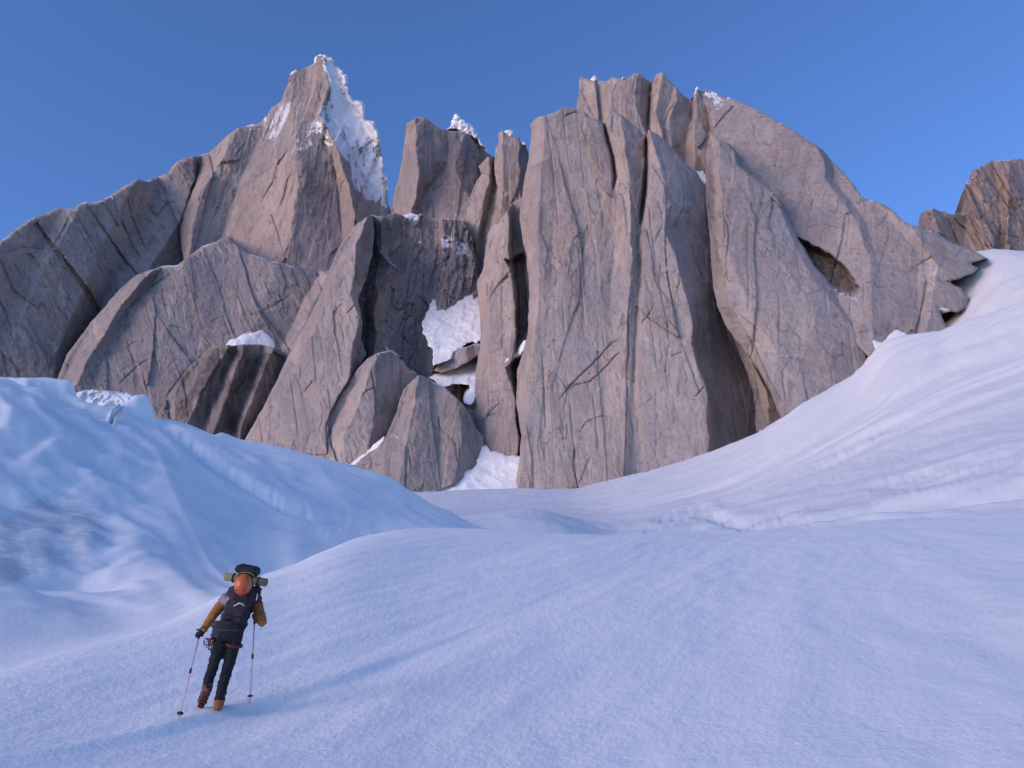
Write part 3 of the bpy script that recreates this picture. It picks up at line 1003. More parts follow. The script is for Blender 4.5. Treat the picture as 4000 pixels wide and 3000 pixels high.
# --- the main spire
rock('rock_spire', 'tallest granite spire, pointed, its sunless side plastered with white rime', 'rock spire', G_PEAK,
     Z(1, [(1075, 690), (1095, 645), (1130, 618), (1190, 560), (1230, 520), (1290, 480), (1340, 475), (1390, 465), (1440, 420), (1470, 370), (1520, 340), (1535, 290), (1560, 235), (1562, 195),
           (1590, 175), (1650, 160), (1700, 130), (1716, 96), (1740, 92), (1790, 130), (1850, 180), (1868, 215), (1865, 250), (1880, 300), (1910, 340), (1950, 340), (1965, 400), (1972, 440),
           (2020, 450), (2042, 500), (2050, 560), (2060, 620), (2075, 720), (2088, 800), (2095, 890), (2110, 930), (2110, 1150), (1900, 1500), (1300, 1500), (1000, 1250), (960, 1000), (1030, 850)]),
     (690, 400, 1520, 0.22, 0.0),
     ribs=[(Z(1, [(1100, 640), (960, 1000)]), 60), (Z(1, [(1290, 480), (1200, 650), (1070, 860), (1000, 1250)]), 10, -10), (Z(1, [(1440, 430), (1380, 600), (1300, 760), (1230, 960), (1150, 1250)]), 35, 45),
           (Z(1, [(1535, 300), (1560, 480), (1480, 640), (1330, 860), (1270, 1000), (1230, 1250)]), -5, 25),
           (Z(1, [(1660, 170), (1600, 420), (1600, 600), (1610, 800), (1570, 1050), (1500, 1300)]), 5, -40, -45),
           (Z(1, [(1745, 120), (1760, 250), (1700, 420), (1740, 540), (1790, 620), (1830, 850), (1850, 1080), (1860, 1300)]), -30, -8, 30, 20),
           (Z(1, [(1752, 120), (1772, 250), (1725, 420), (1770, 500), (1830, 620), (1890, 820), (1925, 980), (1960, 1300)]), -30, -30, -5, 0),
           (Z(1, [(1868, 215), (1900, 400), (1960, 700), (2000, 900), (2050, 1200)]), 40, 60, 60), (Z(1, [(1960, 340), (2040, 520), (2090, 850), (2100, 1000)]), 80)],
     cracks=[(Z(1, [(1790, 620), (1820, 800), (1850, 1080)]), 2.5, 18), (Z(1, [(1710, 260), (1740, 350), (1700, 450)]), 2.5, 12), (Z(1, [(1370, 760), (1475, 690)]), 2, 10), (Z(1, [(1230, 1070), (1400, 1090), (1560, 1085)]), 1.6, 7),
             (Z(1, [(1290, 900), (1440, 915), (1580, 955), (1680, 960)]), 1.5, 6), (Z(1, [(1640, 990), (1560, 1120), (1500, 1260)]), 1.8, 8), (Z(1, [(1650, 1060), (1600, 1120)]), 1.5, 6), (Z(1, [(1300, 1180), (1440, 1210), (1600, 1280), (1680, 1320)]), 1.6, 7),
             (Z(1, [(1600, 360), (1590, 500), (1560, 560)]), 3, 12), (Z(1, [(1500, 370), (1460, 470), (1420, 560)]), 3, 12), (Z(1, [(1330, 560), (1260, 650)]), 2.5, 9)],
     edge=(26, 40, 22, 50, 20, 50), rand=60, seed=23, noise=0.62,
     tint=[(0, None, 0.22, 1), (1, None, 0.14, 1), (0, Z(1, [(1600, 180), (1740, 130), (1760, 260), (1700, 420), (1600, 360), (1540, 330)]), 0.35, 14), (0, Z(1, [(1500, 620), (1700, 600), (1780, 640), (1840, 1080), (1700, 1200), (1560, 1250), (1250, 1150), (1230, 960), (1330, 800)]), 0.62, 20),
           (0, Z(1, [(1790, 630), (1830, 620), (1925, 990), (1850, 1080)]), 0.5, 6), (0, Z(1, [(1100, 650), (1200, 600), (1250, 900), (1150, 1060), (1040, 860)]), 0.4, 20),
           (1, Z(1, [(1640, 700), (1780, 640), (1840, 1080), (1780, 1120), (1650, 980)]), 0.25, 14),
           (2, Z(1, [(1722, 110), (1755, 180), (1775, 250), (1755, 330), (1715, 400), (1750, 460), (1790, 540), (1840, 600), (1880, 700), (1930, 800), (1990, 880), (2100, 940), (2100, 800), (2070, 600), (2040, 450), (1960, 330), (1880, 215), (1790, 120)]), 0.72, 7),
           (2, Z(1, [(1730, 100), (1760, 200), (1800, 330), (1830, 470), (1990, 560), (2070, 620), (2040, 450), (1960, 330), (1880, 215), (1790, 120)]), 0.26, 12),
           (2, Z(1, [(1380, 470), (1450, 400), (1530, 330), (1600, 340), (1590, 420), (1500, 560), (1430, 560)]), 0.66, 12), (2, Z(1, [(1690, 430), (1740, 430), (1790, 540), (1700, 600), (1560, 620), (1600, 540)]), 0.50, 10), (2, Z(1, [(1555, 190), (1600, 170), (1590, 200), (1565, 235)]), 0.5, 3)])

def rime(poly, lift, lump, seed, name='rime_ice', parent=None, amp=4.0):
    p = np.asarray(poly, float)
    me = relief_mesh(name, poly, (p[:, 0].mean(), p[:, 1].mean(), 1500, 0.2, 0.0), edge=(1, 0, 1, 0, 1, 0), lump=lump, seed=seed, amp=amp, grid=1.5, thick=8, follow=lift)
    DEPTHS.pop()
    o = link(name, me, M_SNOWF)
    if parent is not None:
        o.parent = parent
    return o


spire = bpy.data.objects['rock_spire']
rime(Z(1, [(1722, 105), (1745, 90), (1795, 120), (1850, 175), (1872, 215), (1866, 255), (1885, 300), (1912, 338), (1952, 338), (1970, 400), (1978, 440), (2022, 448), (2045, 500), (2055, 570), (2020, 600), (1990, 540), (1960, 610), (1930, 560), (1900, 640), (1870, 590), (1840, 640), (1800, 560), (1760, 470), (1715, 420), (1735, 350), (1768, 300), (1772, 230), (1752, 170)]), 6.0, (34, 7.0), 331, parent=spire)
rime(Z(1, [(1285, 485), (1340, 472), (1390, 462), (1440, 418), (1455, 450), (1420, 480), (1380, 520), (1340, 495)]), 3.0, (12, 7.0), 345, parent=spire, amp=4.0)
rime(Z(1, [(1700, 425), (1745, 440), (1780, 530), (1822, 600), (1785, 590), (1740, 530), (1690, 520), (1640, 570), (1610, 600), (1650, 520)]), 3.0, (12, 7.0), 347, parent=spire, amp=4.0)
rime(Z(1, [(1558, 200), (1580, 172), (1615, 165), (1600, 190), (1575, 215), (1565, 240)]), 4.0, (7, 6.0), 335, parent=spire, amp=2.0)
rime(Z(1, [(1880, 640), (1910, 700), (1940, 640), (1975, 660), (2010, 620), (2060, 640), (2080, 760), (2092, 860), (2060, 880), (2050, 800), (2020, 840), (2000, 760), (1970, 800), (1950, 720), (1920, 760)]), 3.5, (26, 5.0), 337, parent=spire, amp=5.0)

# --- second tower, its left edge lit and its front in shade
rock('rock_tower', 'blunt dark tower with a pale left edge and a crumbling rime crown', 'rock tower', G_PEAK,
     Z(4, [(235, 1150), (250, 1060), (290, 900), (320, 760), (335, 600), (345, 520), (400, 490), (420, 475), (480, 480), (520, 510), (580, 550), (640, 570), (700, 575), (770, 585), (850, 650), (920, 730), (980, 760), (1010, 900), (960, 1200), (800, 1500), (400, 1500), (230, 1300)]),
     (960, 360, 1500, 0.16, 0.0),
     ribs=[(Z(4, [(330, 520), (230, 1200)]), 70), (Z(4, [(400, 480), (420, 700), (430, 950), (390, 1150)]), -8, -8), (Z(4, [(650, 570), (640, 800), (480, 1000), (430, 1170)]), 40, 60, 30), (Z(4, [(760, 590), (700, 850), (760, 1000), (900, 1200)]), 55, 52, 20),
           (Z(4, [(980, 760), (900, 1000), (960, 1300)]), 140, 90)],
     cracks=[(Z(4, [(640, 790), (500, 980), (400, 1150)]), 2.5, 9), (Z(4, [(440, 640), (400, 730), (370, 740)]), 2.5, 8)], edge=(10, 16, 24, 40, 12, 24), rand=26, seed=31, noise=0.5,
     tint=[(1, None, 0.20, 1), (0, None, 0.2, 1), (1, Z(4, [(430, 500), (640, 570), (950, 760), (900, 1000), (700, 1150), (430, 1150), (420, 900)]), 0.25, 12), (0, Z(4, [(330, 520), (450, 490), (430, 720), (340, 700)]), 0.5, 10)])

# --- brown broken rib between the towers
rock('rock_rib', 'small broken brown rib with rime on its top, wedged between the towers', 'rock rib', G_PEAK,
     Z(4, [(760, 1300), (780, 1150), (800, 1050), (850, 940), (890, 880), (860, 830), (900, 790), (930, 760), (990, 770), (1010, 900), (1030, 1100), (1060, 1300), (900, 1650), (830, 1650)]),
     (1035, 430, 1400, 0.25, 0.1),
     ribs=[(Z(4, [(890, 860), (790, 1150), (830, 1600)]), 10), (Z(4, [(940, 880), (900, 1150), (850, 1350)]), -14), (Z(4, [(990, 900), (940, 1150), (870, 1320)]), 22), (Z(4, [(1010, 1000), (1000, 1150), (930, 1400)]), -8)],
     cracks=[(Z(4, [(920, 900), (925, 1030), (880, 1180), (820, 1300)]), 2.5, 12), (Z(4, [(1000, 1120), (940, 1190), (880, 1290)]), 3.5, 14)], edge=(10, 20, 10, 20, 8, 16), rand=26, seed=37, noise=0.7,
     tint=[(0, None, 0.55, 1), (1, None, 0.2, 1), (2, Z(4, [(850, 800), (930, 750), (980, 760), (990, 900), (900, 880)]), 0.32, 10)])

# --- slim needle
rock('rock_needle', 'slim rounded orange granite needle with a small rime cap', 'rock needle', G_PEAK,
     Z(4, [(1005, 1150), (1000, 1000), (980, 850), (985, 720), (1005, 660), (1010, 590), (1030, 575), (1060, 590), (1100, 600), (1150, 620), (1200, 670), (1225, 720), (1240, 900), (1240, 1400), (1050, 1500), (1020, 1300)]),
     (1100, 400, 1290, 0.14, 0.0),
     ribs=[(Z(4, [(985, 700), (1000, 1200)]), 40), (Z(4, [(1040, 620), (1030, 1200)]), 0), (Z(4, [(1085, 720), (1080, 1200)]), 4), (Z(4, [(1150, 640), (1180, 1200)]), 6), (Z(4, [(1220, 720), (1200, 1200)]), 45)],
     cracks=[(Z(4, [(1080, 760), (1083, 950), (1080, 1120)]), 1.4, 6), (Z(4, [(1160, 950), (1140, 1130), (1150, 1250)]), 2.5, 10)], edge=(14, 22, 14, 26, 8, 16), rand=14, seed=41, noise=0.4,
     tint=[(0, None, 0.35, 1), (0, Z(4, [(1000, 820), (1200, 820), (1180, 1150), (1010, 1150)]), 0.4, 20)])

# --- upper towers right of centre
rock('rock_tower', 'broad flat-topped cluster of pinnacles above the great pillar', 'rock tower', G_PEAK,
     Z(6, [(60, 420), (85, 360), (95, 300), (110, 165), (150, 178), (200, 195), (240, 190), (280, 195), (320, 165), (350, 175), (400, 180), (440, 160), (460, 142), (490, 142), (530, 175), (570, 200), (580, 205),
           (600, 150), (630, 135), (660, 145), (690, 190), (720, 225), (780, 285), (830, 320), (845, 345), (850, 280), (880, 265), (920, 340), (940, 430), (950, 545), (1000, 800), (900, 950), (500, 800), (200, 600)]),
     (1380, 240, 1330, 0.16, 0.0),
     ribs=[(Z(6, [(110, 165), (85, 380)]), 20), (Z(6, [(205, 200), (235, 420)]), 0), (Z(6, [(215, 200), (245, 420)]), 16), (Z(6, [(340, 180), (300, 420)]), -6), (Z(6, [(480, 150), (470, 350), (540, 560)]), -4), (Z(6, [(565, 200), (550, 500)]), 40), (Z(6, [(585, 200), (562, 500)]), 10),
           (Z(6, [(640, 140), (600, 400), (640, 560)]), -12), (Z(6, [(720, 240), (660, 420), (660, 560)]), 6), (Z(6, [(735, 320), (690, 440), (700, 600)]), 2), (Z(6, [(830, 330), (830, 450), (790, 640)]), 45), (Z(6, [(860, 350), (850, 520), (850, 700)]), 10), (Z(6, [(900, 330), (940, 540), (930, 700)]), 22)],
     cracks=[(Z(6, [(205, 210), (230, 300), (235, 420)]), 1.6, 9), (Z(6, [(480, 180), (490, 320), (480, 360), (545, 500)]), 1.8, 9), (Z(6, [(572, 210), (560, 350), (550, 500)]), 3.0, 22), (Z(6, [(730, 320), (680, 400), (655, 490), (665, 570)]), 2.2, 12), (Z(6, [(835, 330), (830, 470)]), 2.2, 16), (Z(6, [(325, 270), (350, 210)]), 2.0, 9),
             (Z(6, [(885, 690), (890, 750)]), 2.2, 10)], edge=(10, 24, 12, 28, 10, 22), rand=36, seed=43, noise=0.4,
     tint=[(0, None, 0.46, 1), (0, Z(6, [(90, 180), (230, 190), (240, 420), (80, 400)]), 0.25, 12), (0, Z(6, [(580, 160), (680, 160), (660, 500), (560, 480)]), 0.25, 12)])

# --- the big right-hand wall
rock('rock_wall', 'great pale slanting wall with rime on its crest and a dark brown hollow low down', 'rock face', G_PEAK,
     Z(6, [(845, 560), (850, 300), (865, 250), (890, 262), (930, 258), (990, 275), (1020, 290), (1060, 300), (1100, 312), (1190, 345), (1280, 390), (1380, 450), (1480, 505), (1560, 560), (1640, 610), (1680, 640), (1720, 690), (1780, 745), (1830, 800), (1880, 860), (1935, 940),
           (1990, 965), (2060, 985), (2110, 1010), (2157, 1050)]) + Z(7, [(1300, 630), (1380, 690), (1450, 710), (1540, 740), (1640, 790), (1700, 830), (1790, 860), (1850, 880), (1950, 940), (1870, 965), (1820, 975), (1890, 1010), (1860, 1040), (1750, 1085), (1660, 1105), (1760, 1150), (1815, 1220), (1790, 1300), (1730, 1330), (1600, 1300), (1640, 1400), (1690, 1490), (1600, 1560), (1500, 1600)]) + [(1900, 800), (1850, 742), (1795, 668), (1735, 605), (1690, 560), (1620, 480), (1545, 420)],
     (1720, 450, 1100, 0.58, -0.1),
     ribs=[(Z(6, [(850, 300), (850, 600)]), 22), (Z(6, [(872, 262), (920, 420), (945, 550)]), 46), (Z(6, [(885, 262), (960, 430), (1000, 600), (1200, 800)]), -6), (Z(6, [(1200, 350), (1300, 700), (1500, 1000), (1700, 1400)]), 0),
           (Z(6, [(1640, 610), (1690, 700), (1695, 820), (1900, 1100), (2000, 1400)]), -14), (Z(6, [(1700, 640), (1740, 740), (1745, 820), (1960, 1100), (2060, 1400)]), 30, 16, -4), (Z(6, [(2000, 960), (2300, 1300)]), 12), (Z(7, [(1400, 700), (1600, 1000), (1500, 1500)]), -8), (Z(7, [(1900, 900), (1850, 1300), (1700, 1500)]), 26)],
     pits=[(Z(7, [(563, 785), (700, 850), (830, 930), (930, 1010), (985, 1095), (1020, 1150), (1000, 1225), (900, 1180), (800, 1120), (740, 1060), (680, 970), (620, 870)]), 48, 9)],
     cracks=[(Z(6, [(880, 290), (910, 400), (945, 540)]), 5, 34), (Z(6, [(1010, 570), (1090, 620), (1130, 680), (1200, 760), (1330, 850)]), 2.2, 12), (Z(6, [(1130, 700), (1110, 860)]), 1.8, 8), (Z(6, [(1200, 760), (1215, 860)]), 1.6, 7),
             (Z(6, [(1380, 880), (1420, 930), (1450, 990)]), 2.2, 10), (Z(6, [(1790, 940), (1850, 1060), (1960, 1180)]), 2, 8), (Z(6, [(2110, 1040), (2080, 1100), (2010, 1150)]), 2.4, 10)],
     edge=(8, 12, 26, 40, 16, 30), lean=-0.45, rand=80, seed=53, noise=0.42,
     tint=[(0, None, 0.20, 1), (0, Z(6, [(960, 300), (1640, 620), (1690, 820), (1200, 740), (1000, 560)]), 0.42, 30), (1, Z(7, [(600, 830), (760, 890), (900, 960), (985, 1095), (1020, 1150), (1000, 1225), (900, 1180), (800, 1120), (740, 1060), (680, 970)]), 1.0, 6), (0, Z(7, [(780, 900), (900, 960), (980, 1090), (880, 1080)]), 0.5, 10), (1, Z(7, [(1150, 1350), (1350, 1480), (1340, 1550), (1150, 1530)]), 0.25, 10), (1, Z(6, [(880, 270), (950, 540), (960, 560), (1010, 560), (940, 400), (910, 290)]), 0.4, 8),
           (2, Z(6, [(895, 262), (960, 262), (1040, 290), (1110, 310), (1060, 345), (1010, 390), (980, 380), (960, 330), (930, 300)]), 0.42, 8)])

rime(Z(6, [(893, 265), (925, 256), (962, 262), (990, 275), (1022, 290), (1062, 300), (1100, 312), (1075, 335), (1040, 325), (1015, 345), (1005, 385), (985, 395), (970, 365), (975, 330), (950, 305), (920, 300)]), 3.0, (8, 5.0), 343, parent=[o for o in bpy.data.objects if o.name.startswith('rock_wall')][-1], amp=4.0)

# --- right front buttress below the notch
rock('rock_buttress', 'tall grey leaning buttress behind the dark chimney, its foot in the snow slope', 'rock buttress', G_BUT,
     Z(6, [(925, 700), (935, 600), (950, 555), (975, 548), (1010, 575), (1080, 600), (1120, 660), (1140, 740), (1200, 790), (1290, 850), (1400, 950)]) + [(1700, 470), (1728, 520), (1760, 575), (1800, 618), (1828, 640), (1850, 672), (1872, 705), (1893, 748), (1885, 775), (1860, 830), (1800, 900), (1740, 1000), (1704, 960), (1688, 905), (1660, 840), (1632, 792), (1600, 748), (1572, 712), (1548, 660), (1538, 600), (1534, 520), (1524, 440)],
     (1700, 700, 935, 0.42, 0.05),
     ribs=[(Z(6, [(930, 600), (950, 900), (980, 1300), (1010, 1659)]) + [(1590, 730), (1680, 930)], 40, 36, 50), (Z(6, [(960, 560), (985, 900), (1000, 1300), (1090, 1659)]) + [(1640, 760), (1710, 905)], 0, 0), (Z(6, [(1010, 870), (1045, 1000), (1060, 1300)]) + [(1640, 700), (1700, 800), (1765, 920)], -14, -14), (Z(6, [(1100, 650), (1200, 900), (1400, 1350)]) + [(1740, 650), (1810, 850), (1830, 920)], -8, -22, -20),
           ([(1690, 460), (1715, 530), (1770, 620), (1830, 690), (1868, 760)], -6, -10, -8), ([(1720, 470), (1760, 540), (1830, 640), (1900, 760)], 30)],
     cracks=[(Z(6, [(1040, 960), (1045, 1100), (1050, 1220)]), 2.5, 12), (Z(6, [(940, 620), (960, 580), (1040, 575)]), 1.5, 6), (Z(8, [(130, 190), (200, 240), (240, 290)]), 2, 8), (Z(6, [(1500, 1520), (1600, 1570), (1700, 1540)]), 2, 8), (Z(6, [(1410, 1410), (1380, 1490)]), 2, 8), (Z(6, [(1220, 1500), (1230, 1530)]), 2.4, 8),
             (Z(8, [(160, 280), (230, 400), (300, 560), (400, 730)]), 2.4, 12), (Z(8, [(820, 300), (900, 420), (940, 460)]), 2, 10)],
     edge=(10, 20, 24, 60, 14, 30), lean=-0.25, rand=60, seed=61, noise=0.5,
     tint=[(0, None, 0.06, 1), (0, Z(6, [(930, 700), (1060, 900), (1080, 1300), (990, 1300), (960, 900)]), 0.45, 14), (0, Z(8, [(620, 40), (720, 130), (800, 220), (780, 260), (690, 160)]), 0.55, 10), (0, Z(8, [(150, 200), (230, 230), (240, 300), (330, 400), (420, 440), (380, 460), (280, 400), (180, 300)]), 0.4, 8)])

# --- crumbly tower at the far right
rock('rock_tower', 'crumbling brown square tower above the snow bowl, streaked with snow', 'rock tower', G_PEAK,
     Z(7, [(1380, 760), (1450, 710), (1456, 650), (1490, 595), (1560, 585), (1640, 600), (1700, 620), (1770, 620), (1790, 600), (1810, 560), (1800, 520), (1780, 470), (1790, 400), (1830, 350), (1850, 300), (1920, 265), (1970, 240), (2030, 235), (2100, 232), (2150, 220), (2220, 225), (2500, 215), (2500, 1000), (2000, 1000), (1700, 900)]),
     (2140, 450, 1330, 0.2, 0.2),
     ribs=[(Z(7, [(1480, 600), (1450, 720)]), 30), (Z(7, [(1560, 600), (1600, 750)]), 0), (Z(7, [(1750, 640), (1700, 850)]), 26), (Z(7, [(1800, 500), (1790, 640)]), 34), (Z(7, [(1860, 320), (1880, 600), (2000, 760)]), 4), (Z(7, [(1990, 300), (2040, 500), (2050, 760)]), 26), (Z(7, [(2100, 300), (2090, 700)]), -4), (Z(7, [(2300, 300), (2300, 800)]), 20)],
     cracks=[(Z(7, [(1480, 660), (1560, 655)]), 2.2, 9), (Z(7, [(1950, 740), (2070, 770), (2212, 800)]), 3, 12), (Z(7, [(1540, 740), (1690, 800)]), 3, 12)], edge=(12, 26, 12, 26, 8, 16), rand=60, seed=71, noise=1.25, amp=2.4,
     tint=[(0, None, 0.55, 1), (1, None, 0.22, 1), (0, Z(7, [(1790, 360), (1990, 280), (2050, 480), (1950, 680), (1800, 640)]), 0.35, 15), (2, Z(7, [(1700, 800), (1900, 690), (1980, 760), (2212, 780), (2212, 880), (1850, 870)]), 0.26, 8), (2, Z(7, [(1960, 520), (2030, 510), (2020, 540)]), 0.35, 4), (2, Z(7, [(2180, 560), (2240, 550), (2230, 620)]), 0.35, 4), (2, Z(7, [(2100, 235), (2240, 225), (2230, 245), (2120, 255)]), 0.35, 4)])

# --- the great central pillar
rock('rock_pillar', 'huge central granite pillar split by dark chimneys, standing in the snow', 'rock pillar', G_BUT,
     [(1098, 1110), (1108, 1060), (1122, 1000), (1125, 940), (1115, 870), (1117, 800), (1135, 745), (1140, 715), (1143, 640), (1138, 560), (1122, 480), (1125, 430)] + Z(4, [(1175, 1050), (1190, 950), (1210, 850), (1230, 750), (1242, 640), (1240, 530), (1270, 490), (1320, 465), (1390, 450), (1430, 430), (1460, 410), (1510, 400), (1560, 410), (1620, 430), (1660, 470), (1720, 490), (1760, 515),
           (1785, 490), (1800, 460), (1840, 440), (1880, 450), (1930, 490), (1990, 540), (2050, 600), (2075, 610), (2085, 560), (2120, 580)]) + Z(6, [(620, 545), (690, 610), (760, 690), (830, 760), (890, 830), (930, 890), (955, 960), (970, 1080), (975, 1200), (985, 1400), (1010, 1600)]) + [(1600, 700), (1640, 745), (1680, 800), (1708, 835), (1730, 890), (1742, 960), (1700, 1060), (1320, 1140)],
     (1300, 800, 950, 0.20, 0.0),
     ribs=[([(1145, 280), (1125, 440), (1138, 620), (1115, 800), (1100, 1080)], 40, 40, 60), ([(1175, 270), (1160, 480), (1165, 640), (1140, 860), (1120, 1080)], 0, 0, 6), ([(1300, 260), (1322, 330), (1330, 395), (1330, 500), (1300, 900), (1240, 1085)], 18, 14, 0, -14),
           ([(1308, 262), (1332, 330), (1336, 395), (1335, 500), (1305, 900), (1250, 1085)], 12, 10, 0, -14), ([(1345, 250), (1360, 400), (1365, 560), (1350, 760), (1350, 1070)], -6, -10, -16), ([(1388, 282), (1390, 400), (1383, 485), (1380, 620), (1372, 760), (1365, 1060)], 24, 14, -8, -6),
           ([(1400, 290), (1400, 400), (1392, 490), (1386, 620), (1380, 760), (1375, 1060)], -2, -4, -12, -2), (Z(6, [(560, 545), (640, 800), (680, 1000), (650, 1150), (700, 1270), (740, 1400)]) + [(1497, 690), (1495, 745), (1525, 850), (1535, 1000)], -14, -16, -20, -22),
           (Z(6, [(640, 570), (760, 800), (800, 1000), (720, 1150), (760, 1280), (850, 1500)]) + [(1510, 690), (1506, 745), (1536, 850), (1546, 1000)], 10, 24, 40, 60), (Z(6, [(900, 850), (960, 1080), (980, 1400)]) + [(1560, 700), (1640, 850), (1660, 1000)], 90, 105, 115)],
     cracks=[([(1304, 262), (1312, 300), (1325, 345), (1329, 385), (1324, 410)], 3.2, 30), ([(1396, 290), (1396, 360), (1391, 430), (1384, 484)], 4.0, 50), ([(1362, 640), (1357, 690), (1358, 760), (1354, 800)], 2.4, 16), ([(1354, 800), (1356, 850), (1353, 920), (1350, 1000), (1346, 1060)], 1.8, 10),
             (Z(5, [(580, 990), (650, 910), (740, 820), (820, 740), (890, 660), (960, 635)]), 2.2, 13), (Z(5, [(640, 920), (760, 890), (860, 800), (920, 730), (980, 710)]), 2.2, 12), (Z(5, [(690, 1200), (740, 1130), (820, 1095), (930, 1105)]), 1.8, 9), (Z(5, [(1140, 430), (1110, 490), (1060, 550)]), 2.0, 9), (Z(5, [(1225, 490), (1220, 560), (1225, 650)]), 2.0, 9),
             (Z(5, [(670, 1260), (665, 1400), (690, 1500), (710, 1570)]), 2.2, 12), (Z(5, [(1380, 980), (1440, 920)]), 3, 12), (Z(5, [(1170, 240), (1175, 330)]), 1.8, 8), (Z(5, [(1290, 290), (1270, 380)]), 1.8, 8), (Z(5, [(660, 120), (630, 300)]), 1.8, 7), (Z(5, [(720, 0), (660, 60)]), 2.0, 9),
             (Z(4, [(1620, 500), (1610, 560), (1640, 640)]), 1.8, 9), (Z(4, [(1480, 470), (1560, 440), (1620, 450)]), 2.2, 12), (Z(4, [(1830, 510), (1835, 600)]), 1.8, 8), (Z(4, [(1840, 1200), (1950, 1185)]), 1.6, 7), (Z(4, [(2100, 1080), (2100, 1250)]), 2, 9), (Z(4, [(1860, 900), (1830, 1000)]), 2, 9),
             (Z(6, [(860, 920), (840, 1010), (780, 1060)]), 3.5, 16), (Z(6, [(800, 940), (760, 1060), (700, 1150)]), 3.5, 16), (Z(6, [(700, 1010), (690, 1050)]), 2.5, 10), (Z(5, [(1240, 740), (1310, 715)]), 2, 9), (Z(5, [(1200, 460), (1350, 430)]), 1.8, 7), (Z(5, [(540, 1220), (660, 1225)]), 1.6, 6),
             (Z(5, [(1770, 1160), (1780, 1000), (1800, 900)]), 3, 14)],
     edge=(16, 30, 22, 60, 18, 44), lean=0.0, rand=110, seed=73, noise=0.42,
     tint=[(0, None, 0.08, 1), (0, [(1140, 260), (1420, 300), (1380, 480), (1300, 520), (1180, 700), (1130, 560)], 0.46, 40), (0, [(1125, 420), (1180, 400), (1180, 800), (1125, 800)], 0.25, 25), (0, Z(5, [(940, 620), (1020, 720), (1030, 900), (980, 1200), (960, 1400), (900, 1400), (960, 1100), (960, 800)]), 0.45, 12), (0, Z(5, [(640, 900), (900, 680), (960, 640), (960, 720), (760, 880)]), 0.35, 10),
           (1, Z(5, [(1380, 480), (1480, 560), (1620, 640), (1740, 760), (1800, 900), (1740, 1160), (1800, 1240), (1560, 1360), (1470, 1340), (1480, 1100), (1440, 900), (1340, 700)]), 0.34, 22)])

# --- left pillar of the central wall
rock('rock_pillar', 'narrow warm-coloured pillar beside the snow couloir, with a dark chimney on one side', 'rock pillar', G_BUT,
     Z(4, [(1010, 1240), (960, 1260), (930, 1320), (915, 1420), (900, 1560), (860, 1640)]) + [(1030, 610), (1036, 680), (1038, 740), (1028, 800), (1024, 860), (1004, 875), (1006, 920), (1016, 970), (1030, 1010), (1140, 1015), (1140, 800), (1150, 700), (1150, 560), (1140, 420), (1105, 440), (1085, 470)],
     (1080, 720, 1035, 0.2, 0.0),
     ribs=[([(1055, 500), (1032, 620), (1030, 780), (1022, 880)], 34), ([(1075, 480), (1058, 620), (1055, 780), (1050, 960)], 0), ([(1098, 470), (1100, 560), (1112, 640), (1115, 720), (1100, 790), (1112, 860), (1120, 960)], -12), ([(1108, 470), (1112, 560), (1122, 640), (1122, 720), (1116, 790), (1122, 860), (1128, 960)], 36)],
     pits=[(Z(5, [(262, 168), (300, 180), (370, 130), (385, 400), (398, 560), (330, 670), (325, 500), (340, 350), (310, 260)]), 26, 6), (Z(5, [(270, 810), (330, 760), (330, 900), (320, 960), (300, 900)]), 18, 6)],
     cracks=[([(1112, 452), (1116, 500), (1118, 540)], 3, 16), (Z(5, [(150, 200), (160, 350), (155, 400)]), 1.8, 9), (Z(5, [(110, 1170), (180, 1060), (270, 990)]), 1.8, 8), (Z(5, [(320, 940), (330, 1060), (350, 1170)]), 2.4, 14), (Z(5, [(170, 960), (240, 940), (300, 940)]), 1.6, 7)],
     edge=(12, 24, 8, 14, 14, 24), rand=34, seed=79, noise=0.45,
     tint=[(0, None, 0.42, 1), (1, Z(5, [(262, 168), (370, 130), (398, 560), (330, 670), (325, 350)]), 0.6, 6), (1, Z(5, [(270, 780), (330, 780), (325, 960)]), 0.45, 6), (2, Z(4, [(1060, 1440), (1120, 1435), (1180, 1470), (1120, 1470)]), 0.3, 4)])

